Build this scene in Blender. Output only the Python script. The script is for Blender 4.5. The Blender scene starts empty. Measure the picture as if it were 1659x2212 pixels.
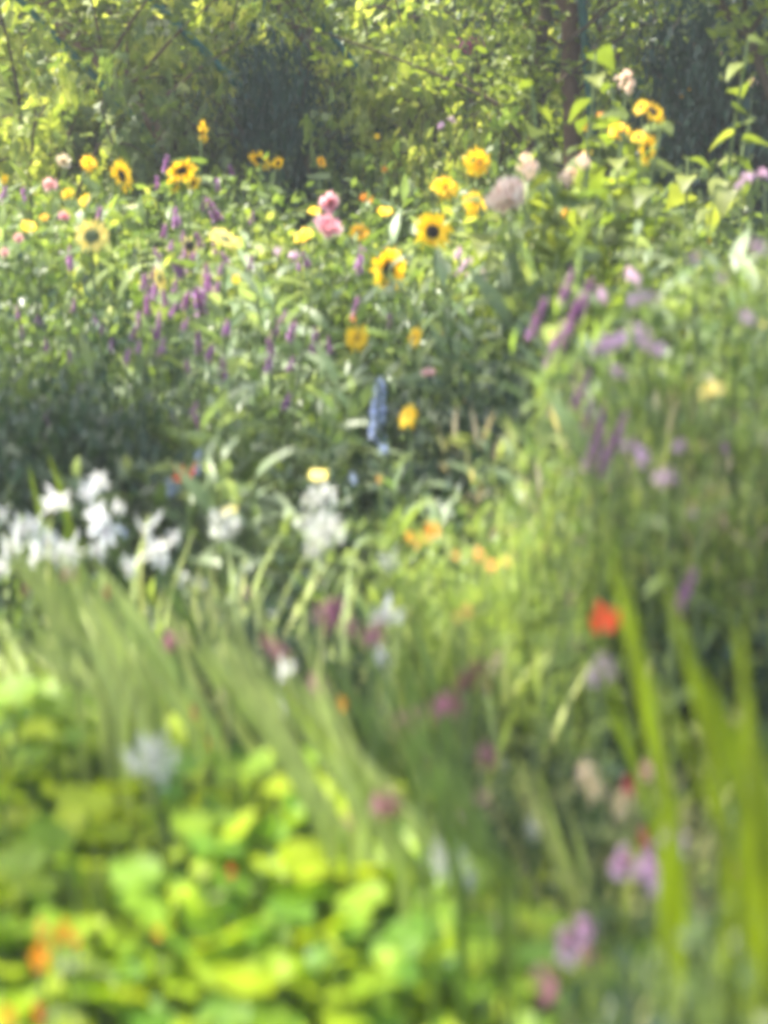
import bpy, math, random
import numpy as np
from mathutils import Vector, Matrix
random.seed(7)
rng = np.random.default_rng(7)
S = bpy.context.scene
COL = S.collection

# ------------------------------------------------------------------ camera
CAMZ = 1.6
PITCH = math.radians(12)
LENS = 60.0
cam_d = bpy.data.cameras.new('camera')
cam = bpy.data.objects.new('camera', cam_d)
COL.objects.link(cam)
cam.location = (0, 0, CAMZ)
cam.rotation_euler = (math.radians(90) - PITCH, 0, 0)
cam_d.sensor_fit = 'HORIZONTAL'
cam_d.sensor_width = 24
cam_d.lens = LENS
cam_d.clip_start = 0.05
cam_d.clip_end = 500
cam_d.dof.use_dof = True
cam_d.dof.focus_distance = 13.0
cam_d.dof.aperture_fstop = 1.95
cam_d.dof.aperture_ratio = 1.5
S.camera = cam

# ------------------------------------------------------------------ light
SUN = Vector((-0.42, 0.16, 0.93)).normalized()          # towards the sun
EL = math.asin(SUN.z)
AZ = math.atan2(SUN.x, SUN.y)
w = bpy.data.worlds.new('World')
S.world = w
w.use_nodes = True
nt = w.node_tree
nt.nodes.clear()
wo = nt.nodes.new('ShaderNodeOutputWorld')
bg = nt.nodes.new('ShaderNodeBackground')
sk = nt.nodes.new('ShaderNodeTexSky')
sk.sky_type = 'NISHITA'
sk.sun_disc = False
sk.sun_elevation = EL
sk.sun_rotation = AZ
bg.inputs[1].default_value = 0.12
sk.ozone_density = 0.2; sk.dust_density = 4.0; sk.air_density = 0.8
nt.links.new(sk.outputs[0], bg.inputs[0])
nt.links.new(bg.outputs[0], wo.inputs[0])
sl = bpy.data.lights.new('sun', 'SUN')
sl.energy = 3.5
sl.angle = math.radians(0.55)
sl.color = (1.0, 0.94, 0.84)
so = bpy.data.objects.new('sun', sl)
COL.objects.link(so)
so.rotation_euler = SUN.to_track_quat('Z', 'Y').to_euler()
S.view_settings.view_transform = 'Standard'
S.view_settings.look = 'None'
S.view_settings.exposure = 2.25
S.view_settings.gamma = 1
S.cycles.pixel_filter_type = 'BLACKMAN_HARRIS'; S.cycles.filter_width = 4.6   # soft lens
S.cycles.max_bounces = 8
S.cycles.transmission_bounces = 6
S.cycles.diffuse_bounces = 5

# ------------------------------------------------------------------ basics
cp, sp = math.cos(PITCH), math.sin(PITCH)
def P(px, py, d):
    """pixel of the 1659 x 2212 view of the photograph + depth (m) -> world point"""
    tx = (px - 829.5) / 829.5 * 0.2
    ty = (1106 - py) / 829.5 * 0.2
    return np.array([tx * d, d * cp + ty * d * sp, CAMZ - d * sp + ty * d * cp])
def metric(r, d):
    return r / 829.5 * 0.2 * d
def norm(v):
    v = np.asarray(v, float)
    return v / (np.linalg.norm(v, axis=-1, keepdims=True) + 1e-9)

PROF = [(0, 11), (250, 8.2), (350, 7.2), (500, 6.0), (700, 5.0), (900, 4.3), (1100, 3.75), (1300, 3.35), (1500, 3.0), (1700, 2.7), (1900, 2.45), (2212, 2.2), (2400, 2.05)]
def prof(py):
    return float(np.interp(py, [a for a, b in PROF], [b for a, b in PROF]))

class MB:
    def __init__(self):
        self.v = []; self.f = []; self.n = 0
    def add(self, V, F):
        self.v.append(np.asarray(V, float)); self.f.append((np.asarray(F, int)) + self.n); self.n += len(V)
    def scatter(self, T, M, O):
        """T=(verts,quads) template; M=(m,3,3) columns x,y,z ; O=(m,3)"""
        V, F = T
        if len(O) == 0: return
        W = np.einsum('mij,nj->mni', M, V) + O[:, None, :]
        n = len(V)
        FF = F[None] + (np.arange(len(O)) * n)[:, None, None]
        self.add(W.reshape(-1, 3), FF.reshape(-1, 4))
    def mesh(self, name, mat, smooth=True):
        me = bpy.data.meshes.new(name)
        V = np.concatenate(self.v); F = np.concatenate(self.f)
        tri = F[:, 3] == F[:, 2]
        me.vertices.add(len(V)); me.vertices.foreach_set('co', V.astype(np.float32).ravel())
        q = F[~tri]; t = F[tri][:, :3]
        loops = np.concatenate([q.ravel(), t.ravel()])
        starts = np.concatenate([np.arange(len(q)) * 4, len(q) * 4 + np.arange(len(t)) * 3])
        me.loops.add(len(loops)); me.loops.foreach_set('vertex_index', loops.astype(np.int32))
        me.polygons.add(len(q) + len(t))
        me.polygons.foreach_set('loop_start', starts.astype(np.int32))
        me.polygons.foreach_set('use_smooth', np.full(len(q) + len(t), smooth))
        me.update(calc_edges=True)
        me.materials.append(mat)
        return me

def tube(mb, pts, r0, r1, sides=6):
    pts = np.asarray(pts, float); k = len(pts)
    tan = norm(np.gradient(pts, axis=0))
    ref = np.array([0.3, 0.9, 0.1])
    a = norm(np.cross(tan, ref)); b = np.cross(tan, a)
    R = np.linspace(r0, r1, k)[:, None, None] if np.isscalar(r0) else np.asarray(r0)[:, None, None]
    th = np.linspace(0, 2 * np.pi, sides, endpoint=False)
    ring = a[:, None, :] * np.cos(th)[None, :, None] + b[:, None, :] * np.sin(th)[None, :, None]
    V = (pts[:, None, :] + ring * R).reshape(-1, 3)
    F = []
    for i in range(k - 1):
        for j in range(sides):
            F.append((i * sides + j, i * sides + (j + 1) % sides, (i + 1) * sides + (j + 1) % sides, (i + 1) * sides + j))
    mb.add(V, F)

def bez(a, b, c, n=8):
    a, b, c = map(lambda q: np.asarray(q, float), (a, b, c))
    t = np.linspace(0, 1, n)[:, None]
    return a * (1 - t) ** 2 + 2 * b * t * (1 - t) + c * t ** 2

# ---- leaf / petal templates: x width, y length, z normal
def blade_t(w=0.3, n=5, peak=0.4, fold=0.12, droop=0.25, tip=0.02, base=0.05):
    V = []
    for i in range(n + 1):
        t = i / n
        k = math.log(0.5) / math.log(peak)
        hw = w * 0.5 * max(math.sin(math.pi * t ** k), 0)
        if i == 0: hw = base * w
        if i == n: hw = tip * w
        z = -droop * t * t
        V += [(-hw, t, z + fold * hw * 2), (0, t, z), (hw, t, z + fold * hw * 2)]
    F = []
    for i in range(n):
        a = i * 3
        F += [(a, a + 1, a + 4, a + 3), (a + 1, a + 2, a + 5, a + 4)]
    return np.array(V), np.array(F)
def sword_t(w=0.035, n=9, droop=0.15, bendx=0.0):
    V = []
    for i in range(n + 1):
        t = i / n
        hw = w * 0.5 * (min(1, 0.55 + t * 1.6) if t < 0.6 else max(0.04, 1 - ((t - 0.6) / 0.4) ** 1.6))
        z = -droop * t ** 2.3
        V += [(-hw + bendx * t * t, t - droop * 0.4 * t ** 3, z + hw * 0.25), (bendx * t * t, t - droop * 0.4 * t ** 3, z), (hw + bendx * t * t, t - droop * 0.4 * t ** 3, z + hw * 0.25)]
    F = []
    for i in range(n):
        a = i * 3
        F += [(a, a + 1, a + 4, a + 3), (a + 1, a + 2, a + 5, a + 4)]
    return np.array(V), np.array(F)
def round_t(k=12, wave=0.06, cup=0.12, seed=0):
    r = np.random.default_rng(seed)
    V = [(0, 0, 0)]
    for ring, rr in ((0, 0.55), (1, 1.0)):
        for j in range(k):
            th = 2 * math.pi * j / k
            q = rr * (1 + (0.10 * math.cos(5 * th + seed) if ring else 0) + r.normal() * 0.02)
            V.append((q * math.cos(th), q * math.sin(th), cup * rr * rr + (wave * math.sin(3 * th + seed) * rr)))
    F = []
    for j in range(k):
        F.append((0, 1 + j, 1 + (j + 1) % k, 1 + (j + 1) % k))
        F.append((1 + j, 1 + k + j, 1 + k + (j + 1) % k, 1 + (j + 1) % k))
    return np.array(V) * 0.5, np.array(F)
def lobed_t(seed=0):
    """broad heart shaped leaf with a toothed edge, folded on its midrib"""
    out = [(0.0, 0.0), (0.25, -0.06), (0.42, 0.06), (0.46, 0.22), (0.40, 0.38), (0.34, 0.5), (0.24, 0.66), (0.15, 0.82), (0.0, 1.02)]
    V = []
    for x, y in out:
        z = -0.30 * y * y
        V += [(-x, y, z + x * 0.2), (0, max(0, y), -0.30 * y * y), (x, y, z + x * 0.2)]
    F = []
    for i in range(len(out) - 1):
        a = i * 3
        F += [(a, a + 1, a + 4, a + 3), (a + 1, a + 2, a + 5, a + 4)]
    return np.array(V), np.array(F)
def ball_t(k=6, m=4):
    V = []; F = []
    for i in range(m + 1):
        ph = math.pi * i / m
        for j in range(k):
            th = 2 * math.pi * j / k
            V.append((math.sin(ph) * math.cos(th), math.sin(ph) * math.sin(th), math.cos(ph)))
    for i in range(m):
        for j in range(k):
            F.append((i * k + j, i * k + (j + 1) % k, (i + 1) * k + (j + 1) % k, (i + 1) * k + j))
    return np.array(V), np.array(F)

T_LANCE = blade_t(0.24, 7, 0.38, 0.15, 0.38)
T_OVATE = blade_t(0.55, 4, 0.4, 0.14, 0.2)
T_SMALL = blade_t(0.5, 2, 0.5, 0.1, 0.12)
T_FINE = blade_t(0.10, 3, 0.4, 0.1, 0.2)
T_HEART = lobed_t()
def spray_t(T, k=5):
    V = []; F = []; n = 0
    for i in range(k):
        a = (i - (k - 1) / 2) * .62; c, s_ = math.cos(a), math.sin(a)
        q = T[0] * (.62 if i != k // 2 else .72)
        q = q @ np.array([[c, -s_, 0], [s_, c, 0], [0, 0, 1]]) + np.array([0, .35 - abs(a) * .18, -.05 * abs(a)])
        V.append(q); F.append(T[1] + n); n += len(q)
    return np.concatenate(V), np.concatenate(F)
T_SPRAY = spray_t(blade_t(0.5, 2, 0.5, 0.1, 0.12))
T_GRASS = sword_t(0.012, 7, 0.45)
T_SWORD = [sword_t(0.045, 9, 0.10), sword_t(0.055, 9, 0.3, 0.03), sword_t(0.04, 9, 0.5, -0.05)]
T_ROUND = [round_t(14, 0.12, 0.06, s) for s in range(4)]
T_PETAL = blade_t(0.30, 4, 0.5, 0.1, 0.12, tip=0.1)
T_PETALW = blade_t(0.62, 5, 0.6, 0.12, 0.2, tip=0.25)
T_PETALR = blade_t(1.0, 5, 0.6, 0.25, -0.28, tip=0.5, base=0.2)
T_SPIDER = blade_t(0.10, 6, 0.5, 0.3, -0.25)
T_BALL = ball_t()

def frames(D, up=(0, 0, 1), roll=0.3, scale=1.0, rs=rng, wid=None):
    """columns x,y,z with y along D, z as close to up as can be"""
    D = norm(D); m = len(D)
    up = np.broadcast_to(np.asarray(up, float), (m, 3))
    U = up + rs.normal(size=(m, 3)) * roll
    X = norm(np.cross(D, U)); Z = np.cross(X, D)
    sc = np.broadcast_to(np.asarray(scale, float), (m,))
    wd = sc if wid is None else np.broadcast_to(np.asarray(wid, float), (m,)) * sc
    M = np.stack([X * wd[:, None], D * sc[:, None], Z * sc[:, None]], axis=2)
    return M

# ------------------------------------------------------------------ materials
def srgb(h):
    return tuple(((int(h[i:i + 2], 16) / 255) ** 2.2) for i in (0, 2, 4)) + (1,)
def leafmat(name, cols, trans=0.4, rough=0.45, tcol=None, spec=0.4, nscale=25):
    m = bpy.data.materials.new(name); m.use_nodes = True
    n = m.node_tree; n.nodes.clear()
    out = n.nodes.new('ShaderNodeOutputMaterial')
    geo = n.nodes.new('ShaderNodeNewGeometry')
    ramp = n.nodes.new('ShaderNodeValToRGB')
    els = ramp.color_ramp.elements
    while len(els) < len(cols): els.new(0.5)
    for i, c in enumerate(cols):
        els[i].position = i / max(1, len(cols) - 1)
        els[i].color = tuple(c) + (1,)
    tc = n.nodes.new('ShaderNodeTexCoord')
    no = n.nodes.new('ShaderNodeTexNoise'); no.inputs['Scale'].default_value = nscale; no.inputs['Detail'].default_value = 3
    n.links.new(tc.outputs['Object'], no.inputs['Vector'])
    mr = n.nodes.new('ShaderNodeMapRange')
    mr.inputs[1].default_value = 0.3; mr.inputs[2].default_value = 0.7; mr.inputs[3].default_value = 0.78; mr.inputs[4].default_value = 1.22
    n.links.new(no.outputs[0], mr.inputs[0])
    n.links.new(geo.outputs['Random Per Island'], ramp.inputs[0])
    oi = n.nodes.new('ShaderNodeObjectInfo')
    mr2 = n.nodes.new('ShaderNodeMapRange'); mr2.inputs[3].default_value = 0.88; mr2.inputs[4].default_value = 1.12
    n.links.new(oi.outputs['Random'], mr2.inputs[0])
    mu = n.nodes.new('ShaderNodeMath'); mu.operation = 'MULTIPLY'
    n.links.new(mr.outputs[0], mu.inputs[0]); n.links.new(mr2.outputs[0], mu.inputs[1])
    mul = n.nodes.new('ShaderNodeMix'); mul.data_type = 'RGBA'; mul.blend_type = 'MULTIPLY'; mul.inputs[0].default_value = 1
    n.links.new(ramp.outputs[0], mul.inputs[6]); n.links.new(mu.outputs[0], mul.inputs[7])
    if name in ('blade', 'sword', 'sword_pale'):
        no.inputs['Detail'].default_value = 4; mp = n.nodes.new('ShaderNodeMapping'); mp.inputs['Scale'].default_value = (4, 4, .25)
        n.links.new(tc.outputs['Object'], mp.inputs[0]); n.links.new(mp.outputs[0], no.inputs['Vector'])
        mr.inputs[3].default_value = .55; mr.inputs[4].default_value = 1.4
    pb = n.nodes.new('ShaderNodeBsdfPrincipled')
    pb.inputs['Roughness'].default_value = rough
    pb.inputs['Specular IOR Level'].default_value = spec
    n.links.new(mul.outputs[2], pb.inputs['Base Color'])
    if trans > 0:
        tr = n.nodes.new('ShaderNodeBsdfTranslucent')
        t2 = n.nodes.new('ShaderNodeMix'); t2.data_type = 'RGBA'; t2.blend_type = 'MULTIPLY'; t2.inputs[0].default_value = 1
        t2.inputs[7].default_value = tuple(tcol or (1.5, 1.5, 0.7)) + (1,)
        n.links.new(mul.outputs[2], t2.inputs[6]); n.links.new(t2.outputs[2], tr.inputs[0])
        mx = n.nodes.new('ShaderNodeMixShader'); mx.inputs[0].default_value = trans
        n.links.new(pb.outputs[0], mx.inputs[1]); n.links.new(tr.outputs[0], mx.inputs[2])
        n.links.new(mx.outputs[0], out.inputs[0])
    else:
        n.links.new(pb.outputs[0], out.inputs[0])
    return m
M = {}
M['leaf_mid'] = leafmat('leaf_mid', [(.07, .12, .03), (.12, .18, .045), (.18, .24, .07)], 0.45, 0.42)
M['leaf_grey'] = leafmat('leaf_grey', [(.10, .17, .065), (.17, .24, .11), (.26, .32, .18)], 0.4, 0.42, spec=0.5)
M['leaf_dark'] = leafmat('leaf_dark', [(.018, .042, .02), (.03, .065, .028), (.05, .09, .035)], 0.25, 0.4)  # darker leaf copy; shade of the dark pockets put into the colour
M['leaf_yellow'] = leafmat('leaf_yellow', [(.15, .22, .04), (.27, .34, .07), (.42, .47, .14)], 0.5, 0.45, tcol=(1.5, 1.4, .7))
M['leaf_hollow_shade'] = leafmat('leaf_hollow_shade', [(.008, .038, .024), (.012, .05, .032), (.02, .07, .035)], 0.12, 0.5)  # very dark blue-green; shade of the background hollows put into the leaf colour
M['leaf_gold'] = leafmat('leaf_gold', [(.09, .13, .02), (.14, .18, .03), (.21, .24, .05)], 0.5, 0.5)
M['leaf_olive'] = leafmat('leaf_olive', [(.10, .15, .02), (.16, .22, .03), (.26, .32, .05)], 0.5, 0.45)
M['nasturtium'] = leafmat('nasturtium', [(.08, .19, .018), (.18, .29, .014), (.31, .39, .012)], 0.45, 0.5, tcol=(1.6, 1.5, .3), spec=0.3)
M['sword'] = leafmat('sword', [(.09, .16, .03), (.13, .21, .04), (.19, .27, .08)], 0.42, 0.38, tcol=(1.4, 1.4, .5), spec=0.5)
M['sword_pale'] = leafmat('sword_pale', [(.20, .28, .08), (.36, .43, .14), (.54, .56, .24)], 0.45, 0.4, spec=0.5)
M['blade'] = leafmat('blade', [(.17, .26, .008), (.24, .33, .010), (.30, .38, .012)], 0.55, 0.45, tcol=(1.5, 1.4, .3))
M['grass'] = leafmat('grass', [(.17, .26, .06), (.25, .34, .09), (.36, .42, .15)], 0.5, 0.6, spec=.2)
M['leaf_pinkish'] = leafmat('leaf_pinkish', [(.22, .31, .09), (.30, .38, .13), (.44, .38, .24), (.46, .36, .32)], 0.4, 0.6, spec=.2)
M['straw'] = leafmat('straw', [(.22, .25, .07), (.30, .32, .09), (.36, .34, .14)], 0.25, 0.5)
M['stem'] = leafmat('stem', [(.13, .19, .06), (.17, .22, .08)], 0.0, 0.5)
M['stem_dark'] = leafmat('stem_dark', [(.05, .08, .03), (.08, .11, .04)], 0.0, 0.5)
M['bark'] = leafmat('bark', [(.05, .038, .026), (.08, .06, .04)], 0.0, 0.9, nscale=14, spec=0.1)
M['bark_red'] = leafmat('bark_red', [(.12, .075, .05), (.17, .11, .075)], 0.0, 0.9, nscale=18, spec=0.1)
M['teal'] = leafmat('teal', [(.0, .085, .06), (.005, .11, .08)], 0.0, 0.45)
def pet(n, cols, trans=0.35, t=(1.25, 1.15, 1.0)):
    M[n] = leafmat(n, cols, trans, 0.5, tcol=t, spec=0.3)
pet('yellow', [(.88, .58, .010), (.92, .66, .015), (.94, .72, .03)])
pet('gold', [(.85, .46, .008), (.90, .54, .01)])
pet('lemon', [(.85, .70, .16), (.90, .76, .25)])
pet('white', [(.70, .71, .70), (.84, .85, .84)], 0.35, (1.1, 1.1, 1.05))
pet('greywhite', [(.60, .61, .58), (.72, .73, .70), (.42, .48, .38)], 0.3)
pet('cream', [(.70, .62, .42), (.80, .74, .56), (.62, .48, .34)])
pet('dried', [(.80, .64, .54), (.86, .78, .66), (.68, .46, .38)], 0.4)
pet('pink', [(.80, .40, .50), (.86, .54, .62), (.90, .70, .74)])
pet('palepink', [(.78, .50, .50), (.85, .62, .60)])
pet('dusty', [(.28, .09, .16), (.40, .15, .23), (.52, .30, .36)])
pet('plum', [(.16, .03, .07), (.24, .06, .11)])
pet('magenta', [(.45, .08, .22), (.55, .14, .30)])
pet('purple', [(.34, .13, .40), (.44, .20, .48), (.52, .30, .54)])
pet('lilac', [(.54, .34, .56), (.68, .50, .68), (.78, .64, .76)])
pet('blue', [(.34, .44, .74), (.46, .56, .82), (.60, .68, .88)])
pet('orange', [(.88, .30, .015), (.92, .38, .03)])
pet('paleorange', [(.85, .36, .08), (.85, .42, .14)])
pet('red', [(.72, .035, .018), (.80, .06, .02)])
pet('vermilion', [(.82, .09, .02), (.85, .13, .03)])
pet('crimson', [(.40, .02, .05), (.52, .04, .08)])
M['disc_dark'] = leafmat('disc_dark', [(.012, .012, .010), (.03, .02, .012)], 0, 0.8)
M['disc_green'] = leafmat('disc_green', [(.09, .13, .05), (.14, .17, .07)], 0, 0.8)
M['disc_gold'] = leafmat('disc_gold', [(.40, .22, .01), (.5, .3, .02)], 0, 0.8)
M['soil'] = leafmat('soil', [(.045, .035, .022), (.06, .05, .03)], 0, 0.95, nscale=3)

# ------------------------------------------------------------------ object helpers
TOP = []                                        # (object, base label, px, py, position text)
def link(o, parent=None):
    COL.objects.link(o)
    if parent is not None: o.parent = parent
    return o
def part(name, me, parent, mtx=None, label=None):
    o = bpy.data.objects.new(name, me)
    link(o, parent)
    if mtx is not None: o.matrix_basis = mtx
    if label: o['label'] = label
    return o
def root(name, loc, cat, base, group, px, py, label=None):
    o = bpy.data.objects.new(name, None)
    link(o); o.location = tuple(loc)
    o.empty_display_size = 0.1
    o['category'] = cat
    if group: o['group'] = group
    if label: o['label'] = label
    else: TOP.append((o, base, px, py))
    return o
def copy_tree(src, parent=None):
    c = src.copy(); COL.objects.link(c); c.parent = parent
    for ch in list(src.children): copy_tree(ch, c)
    return c
def structure(name, me, kind='structure'):
    o = bpy.data.objects.new(name, me); link(o); o['kind'] = kind
    return o

# ------------------------------------------------------------------ flower heads (z axis = facing)
def ring(mb, T, n, r0, length, elev, jit=0.12, rs=None, phase=0, z=0, wid=1.0, roll=0.15):
    rs = rs or rng
    th = 2 * np.pi * (np.arange(n) + phase) / n + rs.normal(size=n) * jit * 2 / n ** 0.5
    el = elev + rs.normal(size=n) * jit
    D = np.stack([np.cos(th) * np.cos(el), np.sin(th) * np.cos(el), np.sin(el)], 1)
    O = np.stack([np.cos(th) * r0, np.sin(th) * r0, np.full(n, z)], 1)
    # normal of petal: facing +z, tilted
    U = np.stack([-np.cos(th) * np.sin(el), -np.sin(th) * np.sin(el), np.cos(el)], 1)
    L = length * (1 + rs.normal(size=n) * 0.13)
    keep = rs.uniform(size=n) > (.1 if n > 8 else 0); keep[0] = True
    mb.scatter(T, frames(D, U, roll, L, rs, wid)[keep], O[keep])
def dome(mb, r, h, k=16, m=5):
    V = []; F = []
    for i in range(m + 1):
        ph = 0.5 * math.pi * i / m
        for j in range(k):
            th = 2 * math.pi * j / k
            V.append((r * math.cos(ph) * math.cos(th), r * math.cos(ph) * math.sin(th), h * math.sin(ph)))
    for i in range(m):
        for j in range(k):
            F.append((i * k + j, i * k + (j + 1) % k, (i + 1) * k + (j + 1) % k, (i + 1) * k + j))
    mb.add(V, F)
def sph_dirs(n, rs, zmin=-1.0):
    z = rs.uniform(zmin, 1, n); th = rs.uniform(0, 2 * np.pi, n); r = np.sqrt(1 - z * z)
    return np.stack([r * np.cos(th), r * np.sin(th), z], 1)
HEADS = {}
def defhead(key, fn, variants=5):
    HEADS[key] = [fn(np.random.default_rng(100 + 17 * i + len(key))) for i in range(variants)]
# each builder returns (('main name', mesh), [('sub name', mesh)...]), unit radius about 1
def h_sunflower(pm, dm, pn=26, disc=0.36, cup=0.15):
    def f(rs):
        p = MB()
        ring(p, T_PETAL, pn, disc * 0.85, 0.68, cup, 0.16, rs, wid=1.0)
        ring(p, T_PETAL, pn - 4, disc * 0.8, 0.62, cup + 0.18, 0.16, rs, 0.5, 0.02)
        d = MB(); dome(d, disc, disc * 0.35)
        D = sph_dirs(160, rs, 0.05); d.scatter(T_BALL, frames(D, roll=1, scale=0.03, rs=rs), D * np.array([disc, disc, disc * 0.36]))
        s = MB(); ring(s, T_OVATE, 14, disc * 0.5, 0.5, 0.0, 0.2, rs, 0, -0.05)
        dome(s, disc * 0.9, -disc * 0.5)
        return ('flower_head', d.mesh('disc', M[dm])), [('petals', p.mesh('petals', M[pm])), ('sepals', s.mesh('sepals', M['stem']))]
    return f
defhead('sunflower', h_sunflower('yellow', 'disc_dark'))
defhead('sunflower_lemon', h_sunflower('lemon', 'disc_green', 22, 0.42))
defhead('sunflower_seed', h_sunflower('lemon', 'disc_dark', 8, 0.62, -0.3), 1)
defhead('daisy', h_sunflower('yellow', 'disc_gold', 24, 0.22, 0.1))
defhead('daisy_gold', h_sunflower('gold', 'disc_gold', 20, 0.28, 0.2))
defhead('tithonia', h_sunflower('orange', 'disc_gold', 12, 0.22, 0.3))
defhead('tithonia_pale', h_sunflower('paleorange', 'disc_gold', 10, 0.2, 0.35))
def h_double(pm, T=T_PETAL, sz=0.75):
    def f(rs):
        p = MB()
        for k in range(6):
            e = -0.35 + k * 0.32
            ring(p, T, max(5, 20 - 3 * k), 0.25 - 0.03 * k, sz * (1 - 0.09 * k), e, 0.12, rs, k * 0.4, 0.02 * k, 1.25)
        d = MB(); dome(d, 0.3, 0.25); dome(d, 0.3, -0.2)
        return ('flower_head', d.mesh('disc', M['disc_gold'] if pm in ('yellow', 'gold') else M['stem'])), [('petals', p.mesh('petals', M[pm]))]
    return f
defhead('double', h_double('yellow'))
def h_spider(rs):
    p = MB(); ring(p, T_SPIDER, 7, 0.05, 1.15, 0.75, 0.35, rs, wid=2.0)
    d = MB(); dome(d, 0.12, 0.15); dome(d, 0.15, -0.2)
    return ('flower_head', d.mesh('disc', M['crimson'])), [('petals', p.mesh('petals', M['red']))]
HEADS['double_red'] = [h_spider(np.random.default_rng(4))]
def h_rose(pm):
    def f(rs):
        p = MB()
        for k, (n, r0, L, e) in enumerate([(6, .12, .95, .15), (6, .12, .85, .45), (6, .11, .75, .75), (5, .10, .66, 1.0), (5, .08, .58, 1.2), (4, .05, .5, 1.35)]):
            ring(p, T_PETALR, n, r0, L, e, 0.10, rs, k * 0.37, 0, 0.85)
        s = MB(); dome(s, 0.22, -0.3); ring(s, T_LANCE, 5, 0.1, 0.6, -0.4, 0.1, rs)
        return ('flower_head', s.mesh('calyx', M['stem'])), [('petals', p.mesh('petals', M[pm]))]
    return f
defhead('rose', h_rose('pink')); defhead('rose_pale', h_rose('palepink')); defhead('rose_white', h_rose('cream')); defhead('rose_yellow', h_rose('yellow'))
def h_open(pm, n=5, T=T_PETALW, cup=0.35, throat='disc_gold', ln=0.95):
    def f(rs):
        p = MB(); ring(p, T, n, 0.05, ln, cup, 0.12, rs, wid=1.25)
        s = MB(); tube(s, [(0, 0, 0.12), (0, 0, 0), (0.05, 0, -0.3), (0.1, 0, -0.7)], 0.13, 0.03)
        return ('flower_head', s.mesh('throat', M[throat])), [('petals', p.mesh('petals', M[pm]))]
    return f
defhead('open_red', h_open('vermilion')); defhead('open_orange', h_open('orange')); defhead('open_crimson', h_open('crimson')); defhead('open_lemon', h_open('lemon', 6)); defhead('open_plum', h_open('plum')); defhead('open_white', h_open('white')); defhead('open_purple', h_open('purple'))
def h_glad(rs):
    p = MB(); ring(p, T_PETAL, 6, 0.06, 1.1, 0.15, 0.2, rs, wid=1.5)
    s = MB(); tube(s, bez((0, 0, 0.15), (0, 0, -0.9), (0, 0.5, -1.5), 7), 0.13, 0.05)
    t = MB(); ring(t, T_PETAL, 5, 0.03, 0.34, 0.42, 0.05, rs, 0, 0.06)
    return ('flower_head', s.mesh('flower_tube', M['white'])), [('petals', p.mesh('petals', M['white'])), ('throat', t.mesh('throat', M['plum']))]
HEADS['gladiolus'] = [h_glad(np.random.default_rng(i)) for i in range(4)]
def h_umbel(pm, n=46, rr=0.75, flat=1.0, fl=0.26, zmin=-0.4, T=T_PETALW):
    def f(rs):
        D = sph_dirs(n, rs, zmin); p = MB(); s = MB(); ax = rs.uniform(.6, 1); off = rs.normal(size=(3, 3)) * np.array([.55, .45, .2])
        for q in D:
            q = q * np.array([1, ax, flat]) * rr * rs.uniform(0.45, 1.25) + off[int(rs.integers(0, 3))]
            k = 5; th = 2 * np.pi * np.arange(k) / k + rs.uniform(0, 6)
            nrm = norm(q); a = norm(np.cross(nrm, (0.3, 0.2, 0.9))); b = np.cross(nrm, a)
            d = a[None] * np.cos(th)[:, None] + b[None] * np.sin(th)[:, None] + nrm[None] * 0.5
            p.scatter(T, frames(d, nrm, 0.2, fl, rs), np.repeat(q[None], k, 0))
            tube(s, [(0, 0, -0.25), q], 0.02, 0.015, 3)
        return ('flower_head', s.mesh('flower_stalks', M['stem'])), [('petals', p.mesh('petals', M[pm]))]
    return f
defhead('umbel_dusty', h_umbel('dusty')); defhead('umbel_plum', h_umbel('plum', 24, 0.6)); defhead('umbel_white', h_umbel('cream', 50, 0.8, 0.45)); defhead('umbel_magenta', h_umbel('magenta', 40)); defhead('umbel_lilac', h_umbel('lilac', 40, 0.75, 0.6)); defhead('umbel_blue', h_umbel('blue', 36, 0.75, 0.7))
defhead('umbel_pink', h_umbel('palepink', 34)); defhead('umbel_dried', h_umbel('dried', 44, 0.75, 0.9, 0.34))
def h_cleome(rs):
    p = MB(); n = 54
    D = sph_dirs(n, rs, -0.35); p.scatter(T_PETAL, frames(D, (0, 0, 1), 0.5, rs.uniform(.3, .75, n), rs, 0.6), D * rs.uniform(.2, .8, (n, 1)))
    s = MB(); D2 = sph_dirs(40, rs, -0.2)
    for q in D2: tube(s, [(0, 0, 0), q * 0.6, q * 1.05 + np.array([0, 0, 0.1])], 0.02, 0.012, 3)
    return ('flower_head', s.mesh('stamens', M['white'])), [('petals', p.mesh('petals', M['greywhite']))]
HEADS['cleome'] = [h_cleome(np.random.default_rng(i)) for i in range(3)]
def h_pea(rs):
    p = MB(); ring(p, T_PETALR, 2, 0.02, 0.85, 0.9, 0.1, rs, 0.1, 0, 1.2); ring(p, T_PETALR, 3, 0.02, 0.9, 0.35, 0.2, rs, 0.4, 0, 1.0)
    w_ = MB(); ring(w_, T_PETALW, 3, 0, 0.6, 0.9, 0.2, rs)
    return ('flower_head', w_.mesh('keel', M['magenta'])), [('petals', p.mesh('petals', M['lilac']))]
HEADS['sweet_pea'] = [h_pea(np.random.default_rng(i)) for i in range(3)]
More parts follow.
